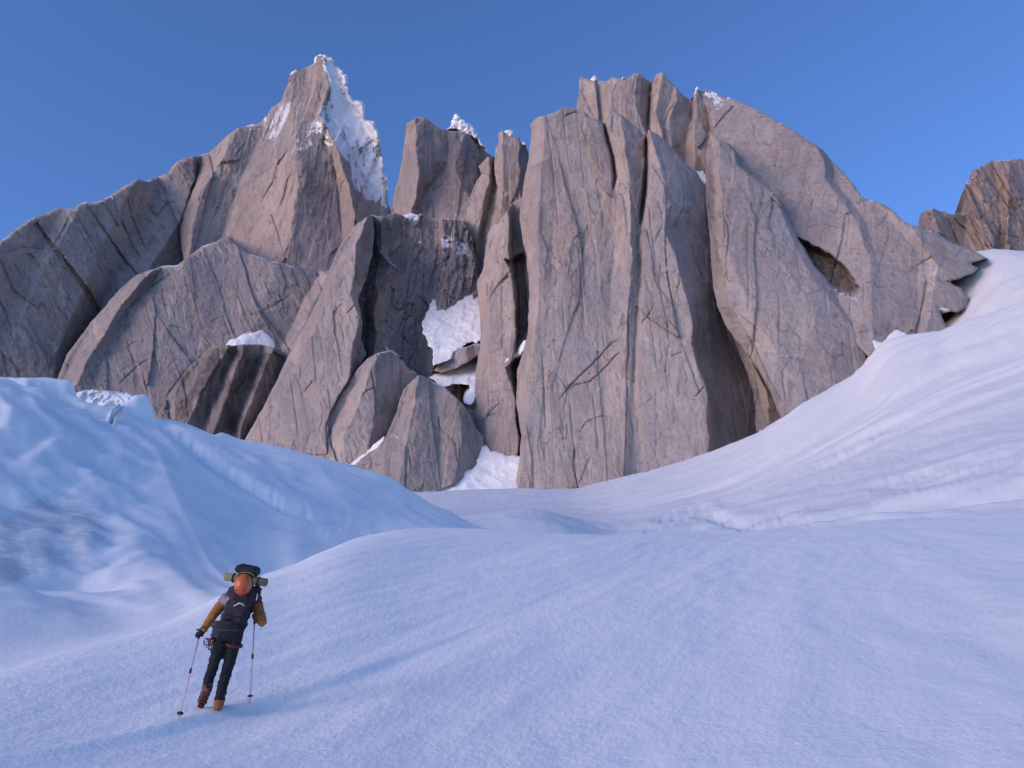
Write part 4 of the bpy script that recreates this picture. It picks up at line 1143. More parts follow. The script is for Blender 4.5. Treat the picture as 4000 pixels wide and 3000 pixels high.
# --- lower left slab under the main spire
rock('rock_slab', 'wide rounded grey slab below the tallest spire, with a snow ledge', 'rock face', G_BUT,
     [(100, 880), (126, 811), (144, 766), (180, 718), (216, 673), (240, 646), (261, 622), (282, 604), (300, 592), (324, 583), (354, 574), (384, 573), (405, 556), (435, 532), (462, 523), (492, 511), (540, 548), (600, 566), (660, 580), (705, 588), (735, 560), (760, 560), (720, 660), (660, 760), (620, 850), (580, 1000), (340, 1020), (100, 930)],
     (420, 720, 1240, 0.42, 0.25),
     ribs=[([(290, 590), (200, 700), (130, 830)], 50), ([(330, 583), (262, 660), (190, 780), (150, 860)], 0), ([(352, 580), (300, 640), (262, 690), (200, 820)], 26, 26, 10), ([(400, 560), (380, 640), (330, 800)], 8), ([(492, 515), (480, 640), (420, 860)], 12), ([(600, 570), (560, 680), (480, 860)], -4), ([(690, 590), (640, 680), (560, 860)], 16), ([(705, 600), (660, 690), (590, 860)], -20)],
     cracks=[(Z(2, [(1280, 460), (1050, 620), (890, 780)]), 3, 10), (Z(2, [(1860, 780), (1980, 720), (2090, 650)]), 2.4, 10), (Z(2, [(850, 1300), (980, 1170), (1080, 1100)]), 2.4, 9), (Z(2, [(1210, 870), (1330, 885)]), 1.6, 7), (Z(2, [(1520, 850), (1600, 790)]), 1.6, 7), (Z(2, [(900, 1040), (960, 990), (1040, 980)]), 2, 8), (Z(2, [(1200, 1380), (1330, 1200), (1480, 1060)]), 2.5, 10)],
     edge=(26, 50, 20, 20, 20, 40), lean=0.45, rand=60, seed=83, noise=0.55,
     tint=[(1, None, 0.20, 1), (0, Z(2, [(760, 740), (900, 580), (960, 620), (880, 760)]), 0.3, 12), (2, Z(2, [(1050, 490), (1180, 438), (1290, 440), (1270, 455), (1180, 452)]), 0.4, 3), (2, Z(2, [(1400, 620), (1640, 690), (1620, 820), (1450, 760)]), 0.12, 20), (2, Z(2, [(1880, 520), (2030, 515), (2030, 530), (1900, 535)]), 0.34, 3), (2, Z(2, [(2080, 620), (2170, 630), (2180, 645), (2100, 640)]), 0.36, 3), (2, Z(2, [(1340, 1060), (1400, 1065), (1440, 1085), (1380, 1130), (1350, 1100)]), 0.55, 3)])

snow_patch('white tent-shaped snow ledge above the black wet cliff', Z(2, [(1530, 1030), (1600, 1005), (1700, 950), (1800, 905), (1900, 888), (1940, 930), (1985, 985), (1990, 1005), (2000, 1060), (1890, 1080), (1760, 1070), (1650, 1060)]), seed=207, lift=5.0)
# --- dark wet cliff
rock('rock_cliff', 'black wet-streaked cliff below the small white snow ledge', 'cliff', G_BUT,
     Z(2, [(1080, 1640), (1150, 1480), (1250, 1320), (1330, 1200), (1420, 1110), (1500, 1040), (1560, 1020), (1640, 1010), (1680, 1015), (1760, 1000), (1850, 1005), (1930, 1015), (2000, 1040), (2040, 1090), (2060, 1170), (2000, 1330), (1900, 1500), (1830, 1640), (1700, 1800), (1100, 1800)]),
     (480, 850, 1150, 0.2, 0.1),
     ribs=[(Z(2, [(1480, 1060), (1250, 1400), (1100, 1640)]), 20), (Z(2, [(1640, 1020), (1450, 1350), (1330, 1640)]), -8), (Z(2, [(1700, 1020), (1560, 1350), (1450, 1640)]), 18), (Z(2, [(1760, 1010), (1640, 1350), (1540, 1640)]), -10), (Z(2, [(1900, 1020), (1760, 1350), (1660, 1640)]), 22), (Z(2, [(1960, 1040), (1860, 1300), (1720, 1640)]), -4), (Z(2, [(2050, 1100), (1950, 1400), (1800, 1640)]), 26)],
     edge=(12, 24, 12, 20, 8, 14), lean=0.3, rand=40, seed=89, noise=0.7,
     tint=[(1, None, 0.75, 1), (1, Z(2, [(1600, 1020), (1680, 1020), (1500, 1300), (1330, 1600), (1240, 1560), (1450, 1200)]), 0.5, 10), (1, Z(2, [(1760, 1010), (1940, 1020), (1800, 1350), (1700, 1640), (1560, 1640), (1650, 1300)]), 0.5, 10), (2, Z(2, [(1780, 1200), (1900, 1150), (1930, 1210), (1830, 1300)]), 0.22, 12)])

# --- dark bay behind the couloir
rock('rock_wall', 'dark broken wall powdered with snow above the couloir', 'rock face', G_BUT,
     Z(3, [(900, 260), (960, 110), (1020, 75), (1100, 85), (1150, 65), (1200, 60), (1260, 90), (1350, 70), (1450, 100), (1560, 100), (1680, 110), (1740, 240), (1780, 480), (1800, 650), (1900, 900), (1900, 1500), (1440, 1500), (1200, 1400), (900, 1150), (860, 700)]),
     (900, 620, 1200, 0.3, 0.15),
     ribs=[(Z(3, [(960, 120), (880, 560), (930, 800), (900, 1100)]), 24), (Z(3, [(1030, 100), (1020, 400), (960, 600), (980, 800), (960, 1000)]), 50), (Z(3, [(1090, 110), (1090, 350), (1190, 460), (1060, 640), (1040, 800)]), -10), (Z(3, [(1140, 90), (1110, 350), (1210, 470), (1180, 560), (1160, 700)]), 14), (Z(3, [(1280, 120), (1260, 400), (1330, 620), (1240, 900)]), 30),
           (Z(3, [(1480, 250), (1500, 450), (1430, 700), (1350, 900)]), 44), (Z(3, [(1530, 350), (1540, 600), (1450, 800)]), 20), (Z(3, [(1700, 300), (1720, 600)]), 28)],
     cracks=[(Z(3, [(1495, 430), (1500, 540), (1540, 640), (1640, 690)]), 3, 16), (Z(3, [(1160, 560), (1150, 720), (1220, 760), (1320, 690)]), 3, 14), (Z(3, [(1330, 790), (1240, 830), (1220, 910), (1260, 980), (1320, 1020)]), 3.5, 16), (Z(3, [(1080, 800), (1170, 900), (1240, 950)]), 3, 12), (Z(3, [(940, 680), (960, 800), (1050, 850)]), 2.5, 10)],
     edge=(10, 20, 10, 20, 10, 20), rand=120, seed=97, noise=1.7,
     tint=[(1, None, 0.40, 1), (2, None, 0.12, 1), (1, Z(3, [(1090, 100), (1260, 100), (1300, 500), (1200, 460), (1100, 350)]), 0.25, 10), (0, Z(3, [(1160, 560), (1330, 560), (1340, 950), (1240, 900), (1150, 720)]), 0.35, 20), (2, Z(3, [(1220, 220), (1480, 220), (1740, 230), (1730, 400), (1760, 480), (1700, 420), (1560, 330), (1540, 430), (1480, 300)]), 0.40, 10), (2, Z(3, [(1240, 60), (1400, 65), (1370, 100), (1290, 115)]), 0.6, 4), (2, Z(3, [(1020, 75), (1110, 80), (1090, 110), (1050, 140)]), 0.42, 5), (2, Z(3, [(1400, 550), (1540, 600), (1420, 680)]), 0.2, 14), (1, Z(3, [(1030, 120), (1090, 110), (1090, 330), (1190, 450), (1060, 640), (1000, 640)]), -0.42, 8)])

# --- long lit buttress left of the couloir
rock('rock_buttress', 'long smooth pale buttress with a sharp edge to a dark flank, left of the couloir', 'rock buttress', G_BUT,
     Z(3, [(120, 1660), (240, 1450), (340, 1250), (440, 1040), (520, 900), (580, 790), (640, 660), (690, 540), (730, 420), (780, 310), (850, 210), (920, 130), (970, 95), (1010, 72), (1030, 80), (1035, 200), (1020, 360), (970, 560), (930, 640), (920, 690), (950, 850), (940, 960), (980, 1080), (900, 1200), (840, 1280), (760, 1420), (690, 1580), (700, 1800), (60, 1800)]),
     (690, 760, 1065, 0.28, -0.2),
     ribs=[(Z(3, [(960, 100), (700, 520), (500, 940), (130, 1640)]), 20), (Z(3, [(985, 110), (760, 500), (580, 960), (260, 1640)]), 0), (Z(3, [(990, 85), (915, 260), (885, 540), (870, 640), (930, 830), (900, 960), (850, 1240), (700, 1560)]), -14, -10, -8), (Z(3, [(1015, 85), (1020, 300), (960, 560), (930, 660), (945, 830), (940, 960), (900, 1200), (720, 1560)]), 40, 46, 30, 34)],
     cracks=[(Z(3, [(600, 1260), (560, 1310), (530, 1355)]), 2.2, 10), (Z(3, [(840, 1290), (780, 1400), (710, 1540)]), 2.6, 16), (Z(3, [(860, 640), (900, 720), (830, 790)]), 2.4, 10)],
     edge=(12, 20, 8, 16, 10, 18), lean=0.25, rand=44, seed=101, noise=0.38,
     tint=[(0, None, 0.16, 1), (0, Z(3, [(700, 300), (960, 100), (900, 500), (700, 700)]), 0.2, 20), (1, Z(3, [(1000, 110), (1030, 200), (1020, 360), (960, 570), (880, 620), (890, 400), (920, 240)]), 0.4, 6), (1, Z(3, [(935, 880), (985, 1080), (860, 1250), (900, 1000)]), 0.32, 8)])

# --- middle and lower buttresses under the bay
rock('rock_buttress', 'low brown buttress between the pale buttress and the rock pyramid', 'rock buttress', G_BUT,
     Z(3, [(620, 1700), (720, 1500), (800, 1360), (880, 1240), (930, 1160), (980, 1110), (1060, 1070), (1140, 1050), (1200, 1080), (1250, 1130), (1300, 1190), (1360, 1230), (1380, 1300), (1250, 1600), (1150, 1800)]) + [(830, 1010), (760, 1020), (640, 1000)],
     (800, 880, 1010, 0.28, 0.1),
     ribs=[(Z(3, [(1000, 1100), (700, 1640)]), 20), (Z(3, [(1080, 1070), (1000, 1200), (900, 1500), (800, 1700)]), -6), (Z(3, [(1090, 1070), (1040, 1240), (1040, 1500), (1000, 1700)]), -2), (Z(3, [(1230, 1120), (1180, 1400), (1100, 1700)]), 20), (Z(3, [(1350, 1240), (1200, 1650)]), 46)],
     cracks=[(Z(3, [(1040, 1320), (980, 1340), (950, 1370)]), 2.2, 10), (Z(3, [(880, 1590), (840, 1620), (760, 1640)]), 2, 8), (Z(3, [(1000, 1150), (1030, 1260), (1050, 1400), (1050, 1550)]), 2.4, 10)], edge=(8, 12, 14, 24, 8, 16), lean=0.2, rand=44, seed=103, noise=0.6,
     tint=[(0, None, 0.22, 1), (1, Z(3, [(1010, 1130), (1140, 1060), (1300, 1200), (1180, 1500), (1060, 1560), (1030, 1300)]), 0.30, 14), (2, Z(3, [(1080, 980), (1180, 1030), (1260, 1110), (1240, 1120), (1150, 1060), (1080, 1060)]), 0.3, 5)])
rock('rock_pyramid', 'small rock pyramid at the foot of the couloir, standing in the snow', 'rock buttress', G_BUT,
     [(700, 1040), (760, 1008), (800, 975), (835, 940)] + Z(3, [(1140, 1620), (1200, 1480), (1240, 1340), (1300, 1270), (1360, 1225), (1440, 1260), (1540, 1310), (1620, 1380), (1680, 1440), (1730, 1520), (1780, 1620)]) + [(1047, 945), (1046, 970), (1038, 1000), (1002, 1036), (962, 1056), (922, 1078), (880, 1130), (700, 1130)],
     (900, 960, 945, 0.34, 0.1),
     ribs=[([(890, 830), (850, 930), (740, 1030)], 22), ([(905, 818), (890, 900), (860, 1040)], -8), ([(930, 830), (950, 920), (940, 1070)], 6), ([(985, 860), (1000, 950), (980, 1050)], 4), ([(1040, 930), (1040, 1000)], 40)],
     cracks=[(Z(3, [(1490, 1510), (1510, 1600), (1540, 1660)]), 2.2, 10), (Z(3, [(1240, 1420), (1320, 1440)]), 1.8, 8), ([(960, 930), (985, 960), (990, 1010)], 2, 8), ([(880, 960), (890, 1010)], 2, 8)], edge=(10, 14, 14, 26, 10, 20), rand=44, seed=107, noise=0.55,
     tint=[(1, None, 0.16, 1), (0, None, 0.1, 1), (1, Z(3, [(1400, 1260), (1700, 1440), (1780, 1640), (1560, 1640), (1480, 1400)]), 0.22, 14)])
rock('rock_buttress', 'narrow dark rock wedge at the foot of the chimney right of the great pillar', 'rock buttress', G_BUT,
     [(1580, 722), (1596, 728), (1622, 765), (1648, 800), (1672, 845), (1694, 890), (1710, 935), (1695, 985), (1640, 990), (1632, 915), (1630, 860), (1612, 800)], (1655, 880, 968, 0.3, 0.1),
     ribs=[([(1585, 730), (1632, 860), (1635, 950)], 18), ([(1600, 735), (1655, 840), (1665, 950)], 0), ([(1640, 790), (1690, 885), (1708, 940)], 16)], edge=(8, 14, 8, 14, 6, 10), rand=10, seed=109, noise=0.4, tint=[(1, None, 0.25, 1)])

rock('rock_island', 'brown rounded rock island between the two snow tongues of the couloir', 'rock', G_BUT,
     Z(3, [(1460, 1195), (1560, 1100), (1650, 1040), (1760, 1000), (1830, 1000), (1830, 1060), (1740, 1115), (1640, 1172), (1520, 1212)]), (985, 770, 1075, 0.5, 0.0),
     ribs=[(Z(3, [(1560, 1100), (1520, 1200)]), 8), (Z(3, [(1680, 1040), (1700, 1150)]), 0), (Z(3, [(1760, 1000), (1760, 1100)]), 14)], edge=(8, 10, 8, 10, 6, 8), rand=6, seed=113, noise=0.4, tint=[(0, None, 0.4, 1), (1, Z(3, [(1650, 1040), (1780, 990), (1780, 1080), (1700, 1120)]), 0.3, 8)])

# ------------------------------------------------------------------ snow in the gullies and on the ledges
COUL = [(942, 649), (960, 655), (985, 657), (1010, 648), (1022, 637), (1050, 625), (1060, 658), (1060, 720), (1040, 735), (1016, 740), (984, 760), (960, 780), (942, 790), (946, 770), (940, 755), (924, 730), (921, 700), (926, 680)]
snow_patch('broad white snow couloir dropping between the dark bay and the warm pillar', [(x - 6 if x < 960 else x, y - 6 if y < 700 else y) for x, y in COUL], 'snow_couloir', Y=1150, amp=5.0, lump=(40, 9), lift=0, seed=201, lean=0.9)
snow_patch('hooked lower snow tongue just under the couloir and its brown rock island', [(922, 815), (950, 806), (978, 793), (1006, 780), (1026, 766), (1060, 745), (1060, 780), (1050, 802), (1045, 825), (1040, 848), (1016, 872), (1004, 868), (1008, 850), (1014, 832), (990, 830), (966, 836), (945, 826)], 'snow_couloir', Y=1075, amp=4.0, lump=(30, 6), lift=0, seed=203, lean=0.9)
snow_patch('fan of snow between the rock pyramid and the foot of the great pillar', [(840, 1110), (880, 1070), (950, 1056), (1026, 1004), (1042, 968), (1050, 964), (1062, 972), (1085, 978), (1110, 985), (1150, 988), (1160, 1020), (1165, 1060), (1170, 1100), (1170, 1150), (840, 1150)], 'snow_fan', Y=944, amp=4.0, lump=(44, 5), lift=0, seed=205, lean=0.75)
snow_patch('thin snow ramp on a ledge of the warm pillar', Z(5, [(235, 795), (270, 760), (330, 710), (360, 670), (390, 645), (395, 690), (350, 740), (300, 770)]), seed=209)
snow_patch('little snow plug in the notch right of the great pillar', [(1500, 367), (1518, 370), (1528, 384), (1538, 392), (1530, 406), (1518, 396), (1508, 382)], seed=211)
snow_patch('pointed snow tongue licking up the foot of the great pillar', [(1268, 1080), (1285, 1058), (1300, 1034), (1306, 1048), (1318, 1044), (1320, 1080)], seed=213, Y=900)
snow_patch('pair of low snow teeth at the very foot of the great pillar', [(1165, 1090), (1170, 1072), (1182, 1068), (1195, 1078), (1225, 1076), (1243, 1062), (1246, 1090)], seed=215, Y=900)
snow_patch('snow wedge beside the narrow dark rock wedge', [(1698, 915), (1702, 900), (1745, 894), (1720, 915), (1705, 930)], seed=217, Y=950)
snow_patch('two-pronged snow scrap in front of the dark pillar flank', [(1640, 930), (1655, 932), (1668, 950), (1690, 948), (1660, 975)], seed=219, Y=915)
snow_patch('snow strip tucked under the low grey slabs', [(1885, 735), (1905, 740), (1935, 712), (1955, 716), (1965, 735), (2000, 745), (1950, 760), (1890, 760)], seed=221, Y=900)
snow_patch('oval snow lens on the lowest slab by the bowl', Z(7, [(1580, 1290), (1640, 1278), (1710, 1290), (1715, 1315), (1650, 1320), (1600, 1310)]), seed=223)
snow_patch('thin snow streak slanting down beside the rock pyramid', [(752, 1006), (775, 990), (800, 968), (828, 944), (832, 952), (805, 980), (775, 1003)], seed=225)
snow_patch('snow-dusted ledge on the crest of the low brown buttress', Z(3, [(1075, 1050), (1110, 1005), (1160, 1040), (1215, 1075), (1260, 1110), (1245, 1115), (1180, 1075), (1130, 1050)]), seed=227)
snow_patch('curved snow crest above the dark broken wall', Z(3, [(1240, 75), (1300, 62), (1370, 62), (1395, 75), (1350, 100), (1290, 118)]), seed=229)
snow_patch('short snow ledge on the dark flank of the pale buttress', Z(3, [(915, 660), (960, 670), (1000, 700), (1040, 722), (1000, 712), (950, 690)]), seed=231, lift=4)


def ice_cap(label, poly, Y, seed, name='ice_cap'):
    p = np.asarray(poly, float)
    cx, cy = p.mean(0)
    D = rock_depth(p[:, 0], p[:, 1])
    Y = float(np.median(D[D < 1e8])) - 10 if (D < 1e8).any() else Y
    me = relief_mesh(name, poly, (cx, cy, Y, 0.1, 0.0), edge=(9, 12, 9, 12, 8, 10), lump=(16, 10.0), seed=seed, amp=3.6, grid=1.5, thick=25)
    DEPTHS.pop()
    o = link(name, me, M_SNOWF)
    return tag(o, label, 'ice', 'rime crowns on the summits')


ice_cap('rime mushroom crowning the tallest spire', Z(1, [(1700, 132), (1714, 94), (1745, 88), (1790, 124), (1848, 174), (1870, 215), (1862, 255), (1872, 290), (1840, 310), (1800, 250), (1775, 190), (1745, 150), (1722, 140)]), 1480, 301)
ice_cap('tallest white rime crown, lumpy, on the blunt dark tower', Z(4, [(625, 570), (660, 540), (665, 500), (690, 465), (705, 448), (725, 455), (745, 480), (775, 490), (800, 515), (830, 530), (850, 570), (870, 620), (940, 735), (880, 670), (820, 620), (760, 580), (700, 560)]), 1485, 303)
ice_cap('small rime cap on the slim orange needle', Z(4, [(1050, 590), (1060, 570), (1090, 562), (1115, 570), (1130, 600), (1160, 630), (1200, 660), (1215, 690), (1180, 670), (1140, 640), (1090, 615)]), 1265, 305)
ice_cap('thin rime blade at the top of the great slanting wall', Z(6, [(842, 320), (846, 280), (858, 240), (866, 225), (884, 228), (890, 245), (872, 262), (856, 290), (848, 335)]), 1195, 307)
ice_cap('first rime knob on the flat-topped pinnacles', Z(6, [(170, 182), (190, 172), (198, 158), (215, 162), (222, 192), (200, 194)]), 1290, 309)
ice_cap('second, smaller rime knob on the flat-topped pinnacles', Z(6, [(378, 185), (384, 170), (400, 170), (405, 184)]), 1290, 311)

# ------------------------------------------------------------------ the climber
def plain(name, col, rough=0.8, var=0.25, scale=30.0, bump=0.004, spec=0.3, col2=None):
    m, t, b = new_mat(name)
    k = NB(t)
    tc = k.n('ShaderNodeTexCoord')
    n = k.noise(tc.outputs['Object'], scale, 5, 0.65)
    n2 = k.noise(tc.outputs['Object'], scale * 0.25, 3, 0.5)
    dark = tuple(c * (1 - var) for c in col)
    c = k.mix(k.ramp(n, 0.3, 0.7), col, dark)
    c = k.mix(k.ramp(n2, 0.4, 0.75, 0, 0.5), c, col2 or tuple(min(1, x * (1 + var)) for x in col))
    k.l(c, b.inputs['Base Color'])
    b.inputs['Roughness'].default_value = rough
    b.inputs['Specular IOR Level'].default_value = spec
    bp = k.n('ShaderNodeBump')
    bp.inputs['Strength'].default_value = 0.6
    bp.inputs['Distance'].default_value = bump
    k.l(n, bp.inputs['Height'])
    k.l(bp.outputs[0], b.inputs['Normal'])
    return m


M_SKIN = plain('skin', (0.42, 0.26, 0.19), 0.6, 0.1)
M_SLEEVE = plain('mustard_fleece', (0.36, 0.15, 0.035), 0.9, 0.3, 22, 0.012)
M_VEST = plain('charcoal_cloth', (0.045, 0.043, 0.055), 0.85, 0.3, 20, 0.015, col2=(0.09, 0.08, 0.095))
M_YOKE = plain('grey_lilac_cloth', (0.26, 0.23, 0.26), 0.85, 0.3, 20, 0.01)
M_TROU = plain('black_trousers', (0.014, 0.014, 0.018), 0.8, 0.3, 18, 0.016)
M_BLACK = plain('black_webbing', (0.02, 0.02, 0.023), 0.75, 0.3, 60, 0.002)
M_PACK = plain('black_pack_cloth', (0.020, 0.019, 0.027), 0.7, 0.35, 16, 0.012, col2=(0.04, 0.025, 0.03))
M_MAT = plain('olive_foam', (0.27, 0.22, 0.10), 0.9, 0.35, 40, 0.006, col2=(0.32, 0.25, 0.15))
M_HELM = plain('orange_shell', (0.55, 0.12, 0.02), 0.35, 0.12, 8, 0.001, 0.5)
M_HELMR = plain('shade_red_shell', (0.25, 0.030, 0.025), 0.35, 0.15, 8, 0.001, 0.5)
M_BOOT = plain('orange_brown_leather', (0.32, 0.12, 0.035), 0.7, 0.35, 30, 0.004)
M_BOOTB = plain('worn_brown_leather', (0.20, 0.085, 0.06), 0.75, 0.4, 30, 0.004)
M_BOOTR = plain('dark_red_rubber', (0.12, 0.030, 0.035), 0.7, 0.3, 30, 0.003)
M_SOLE = plain('dark_rubber', (0.025, 0.022, 0.022), 0.85, 0.3, 40, 0.002)
M_STEEL = plain('dull_steel', (0.30, 0.30, 0.32), 0.4, 0.3, 40, 0.001, 0.5)
M_POLE = plain('pink_grey_shaft', (0.62, 0.40, 0.42), 0.45, 0.15, 25, 0.0005, 0.5)
M_RED = plain('dark_red_sling', (0.16, 0.02, 0.03), 0.8, 0.3, 40, 0.002)
M_PALE = plain('pale_reflective_tape', (0.66, 0.64, 0.60), 0.5, 0.1, 40, 0.001, 0.5)


def ground_hit(px, py):
    a, b = ray(px * W / 4000, py * W / 4000)
    lo, hi = 6.0, 16.0
    for _ in range(28):
        m = (lo + hi) / 2
        if ground_z(float(a) * m, m) < CAMZ + float(b) * m:
            lo = m
        else:
            hi = m
    return (lo + hi) / 2


YF = ground_hit(846, 2784)
KS = YF / 10.0


def J(px, py, Y):
    return ph(px, py, Y * KS)


def frame(d):
    d = d.normalized()
    a = Vector((0, 0, 1)) if abs(d.z) < 0.9 else Vector((1, 0, 0))
    u = d.cross(a).normalized()
    return u, d.cross(u).normalized(), d


def bm_tube(bm, pts, rads, seg=12, flat=1.0, side=None, cap=True):
    """a tapered tube through points; flat squeezes it along the direction side x axis"""
    rings = []
    n = len(pts)
    for i, p in enumerate(pts):
        d = (pts[min(i + 1, n - 1)] - pts[max(i - 1, 0)]).normalized()
        if side is None:
            u, v, _ = frame(d)
        else:
            u = (side - d * side.dot(d)).normalized()
            v = d.cross(u).normalized()
        r = rads[i] if hasattr(rads, '__len__') else rads
        rings.append([bm.verts.new(p + u * math.cos(2 * math.pi * j / seg) * r + v * math.sin(2 * math.pi * j / seg) * r * flat) for j in range(seg)])
    for i in range(n - 1):
        for j in range(seg):
            bm.faces.new((rings[i][j], rings[i][(j + 1) % seg], rings[i + 1][(j + 1) % seg], rings[i + 1][j]))
    if cap:
        bm.faces.new(rings[0][::-1])
        bm.faces.new(rings[-1])


def bm_ball(bm, c, r, rot=None, seg=16):
    rx, ry, rz = r if hasattr(r, '__len__') else (r, r, r)
    m = Matrix.Translation(c) @ (rot.to_4x4() if rot is not None else Matrix.Identity(4)) @ Matrix.Diagonal((rx, ry, rz, 1))
    bmesh.ops.create_uvsphere(bm, u_segments=seg, v_segments=seg // 2 + 2, radius=1.0, matrix=m)


def bm_bone(bm, p0, p1, r0, r1):
    bm_ball(bm, p0, r0)
    bm_ball(bm, p1, r1)
    bm_tube(bm, [p0, p0.lerp(p1, 0.5), p1], [r0, (r0 + r1) / 2, r1])


def bm_box(bm, c, size, rot=None, bev=0.02, seg=3):
    r = bmesh.ops.create_cube(bm, size=1.0, matrix=Matrix.Translation(c) @ (rot.to_4x4() if rot is not None else Matrix.Identity(4)) @ Matrix.Diagonal((*size, 1)))
    es = list({e for v in r['verts'] for e in v.link_edges})
    bmesh.ops.bevel(bm, geom=es, offset=bev, segments=seg, affect='EDGES', profile=0.6)


def finish(name, bm, mat, parent=None, remesh=0, smooth_it=4, wrinkle=0.0, mats=None):
    me = bpy.data.meshes.new(name)
    bm.normal_update()
    bm.to_mesh(me)
    bm.free()
    if remesh:
        o = bpy.data.objects.new('tmp', me)
        COL.objects.link(o)
        md = o.modifiers.new('r', 'REMESH')
        md.mode = 'VOXEL'
        md.voxel_size = remesh
        ms = o.modifiers.new('s', 'SMOOTH')
        ms.iterations = smooth_it
        ms.factor = 0.5
        dg = bpy.context.evaluated_depsgraph_get()
        me2 = bpy.data.meshes.new_from_object(o.evaluated_get(dg))
        bpy.data.objects.remove(o)
        me2.name = name
        me = me2
        if wrinkle:
            n = len(me.vertices)
            co = np.empty(n * 3)
            no = np.empty(n * 3)
            me.vertices.foreach_get('co', co)
            me.vertices.foreach_get('normal', no)
            co, no = co.reshape(-1, 3), no.reshape(-1, 3)
            w = wrinkle * (perlin(co[:, 0] * 9 + co[:, 1] * 5, co[:, 2] * 22, 61) + 0.6 * perlin(co[:, 0] * 23, co[:, 2] * 40 + co[:, 1] * 20, 62))
            me.vertices.foreach_set('co', (co + no * w[:, None]).ravel())
            me.update()
    me.materials.clear()
    for m in (mats or [mat]):
        me.materials.append(m)
    return link(name, me, None, parent)


# joints, read off the photograph and set in depth for the stride: the climber walks away, up the slope
HIPC, WAIST, CHEST, NECK, HEAD = J(897, 2470, 10.02), J(914, 2415, 10.06), J(936, 2352, 10.12), J(948, 2316, 10.18), J(956, 2276, 10.26)
SHL, ELL, WRL, HAL = J(884, 2340, 10.12), J(836, 2398, 10.06), J(797, 2456, 10.08), J(786, 2474, 10.10)
SHR, ELR, WRR, HAR = J(998, 2342, 10.12), J(1024, 2428, 9.98), J(1003, 2416, 10.20), J(996, 2410, 10.27)
HPL, KNL, ANL = J(869, 2484, 10.02), J(832, 2604, 10.06), J(806, 2698, 10.02)
HPR, KNR, ANR = J(921, 2486, 10.04), J(888, 2614, 10.12), J(854, 2742, 10.00)
TOEL, TOER = J(788, 2746, 10.12), J(854, 2770, 10.20)
BASE = Vector((ph(846, 2784, YF).x, YF, 0))
BASE.z = ground_z(BASE.x, BASE.y)
TOER.z = ground_z(TOER.x, TOER.y) + 0.04
ANR.z = ground_z(ANR.x, ANR.y) + 0.085
TOEL.z = max(TOEL.z, ground_z(TOEL.x, TOEL.y) + 0.03)

climber = bpy.data.objects.new('person', None)
climber.location = BASE
COL.objects.link(climber)
tag(climber, 'climber seen from behind in mustard sleeves and black trousers, striding up the snow', 'person')
climber['pose'] = 'walking'


def under(o, parent):
    o.parent = parent
    o.matrix_parent_inverse = Matrix.Translation(parent.location).inverted()
    return o


def part(name, bm, mat, parent=None, **kw):
    o = finish(name, bm, mat, None, **kw)
    if parent is None:
        return under(o, climber)
    o.parent = parent
    o.matrix_parent_inverse = Matrix.Translation(climber.location).inverted() @ Matrix.Translation(climber.location)
    return o


NODX = Matrix.Rotation(R(180), 3, 'Z') @ Matrix.Rotation(R(25), 3, 'X')       # the head looks up the slope, bowed a little


def torso(bm, g):
    bm_ball(bm, HIPC + Vector((0, 0, 0.02)), (0.155 + g, 0.115 + g, 0.12 + g))
    bm_ball(bm, WAIST, (0.138 + g, 0.105 + g, 0.13 + g))
    bm_ball(bm, HIPC.lerp(WAIST, 0.5), (0.145 + g, 0.108 + g, 0.12 + g))
    bm_ball(bm, WAIST.lerp(CHEST, 0.55), (0.148 + g, 0.112 + g, 0.12 + g))
    bm_ball(bm, CHEST, (0.168 + g, 0.12 + g, 0.12 + g))
    bm_bone(bm, SHL, SHR, 0.062 + g, 0.062 + g)
    bm_ball(bm, CHEST.lerp(NECK, 0.5), (0.11 + g, 0.09 + g, 0.08 + g))


def arms(bm, g, side=None):
    for s, (a, b, c) in (('L', (SHL, ELL, WRL)), ('R', (SHR, ELR, WRR))):
        if side and s != side:
            continue
        bm_bone(bm, a, b, 0.056 + g, 0.044 + g)
        bm_bone(bm, b, c, 0.044 + g, 0.031 + g)


def legs(bm, g, low=1.0):
    for a, b, c in ((HPL, KNL, ANL), (HPR, KNR, ANR)):
        bm_bone(bm, a, b, 0.076 + g, 0.052 + g)
        bm_ball(bm, b + Vector((0, 0.012, 0)), 0.054 + g)
        calf = b.lerp(c, 0.35) + Vector((0, -0.02, 0))
        bm_bone(bm, b, calf, 0.050 + g, 0.050 + g)
        bm_bone(bm, calf, b.lerp(c, low), 0.050 + g, 0.046 + g)


bm = bmesh.new()
torso(bm, 0)
arms(bm, 0)
legs(bm, 0)
bm_bone(bm, CHEST.lerp(NECK, 0.6), HEAD, 0.055, 0.052)
bm_ball(bm, HEAD, (0.075, 0.095, 0.115), NODX)
bm_ball(bm, HEAD + NODX @ Vector((0, -0.075, -0.06)), (0.045, 0.035, 0.045), NODX)          # jaw
bm_bone(bm, HEAD + NODX @ Vector((0, -0.092, 0.012)), HEAD + NODX @ Vector((0, -0.112, -0.018)), 0.010, 0.014)   # nose
for sx in (-1, 1):
    bm_ball(bm, HEAD + NODX @ Vector((sx * 0.076, 0.0, -0.005)), (0.012, 0.02, 0.03), NODX)   # ears
for w_, h_ in ((WRL, HAL), (WRR, HAR)):
    bm_bone(bm, w_, h_, 0.03, 0.034)
for a_, t_ in ((ANL, TOEL), (ANR, TOER)):
    bm_bone(bm, a_, t_, 0.042, 0.032)
part('body', bm, M_SKIN, remesh=0.011)
for sx in (-1, 1):
    bm = bmesh.new()
    bm_ball(bm, HEAD + NODX @ Vector((sx * 0.031, -0.088, 0.02)), 0.011, seg=10)
    part('eye', bm, M_BLACK)
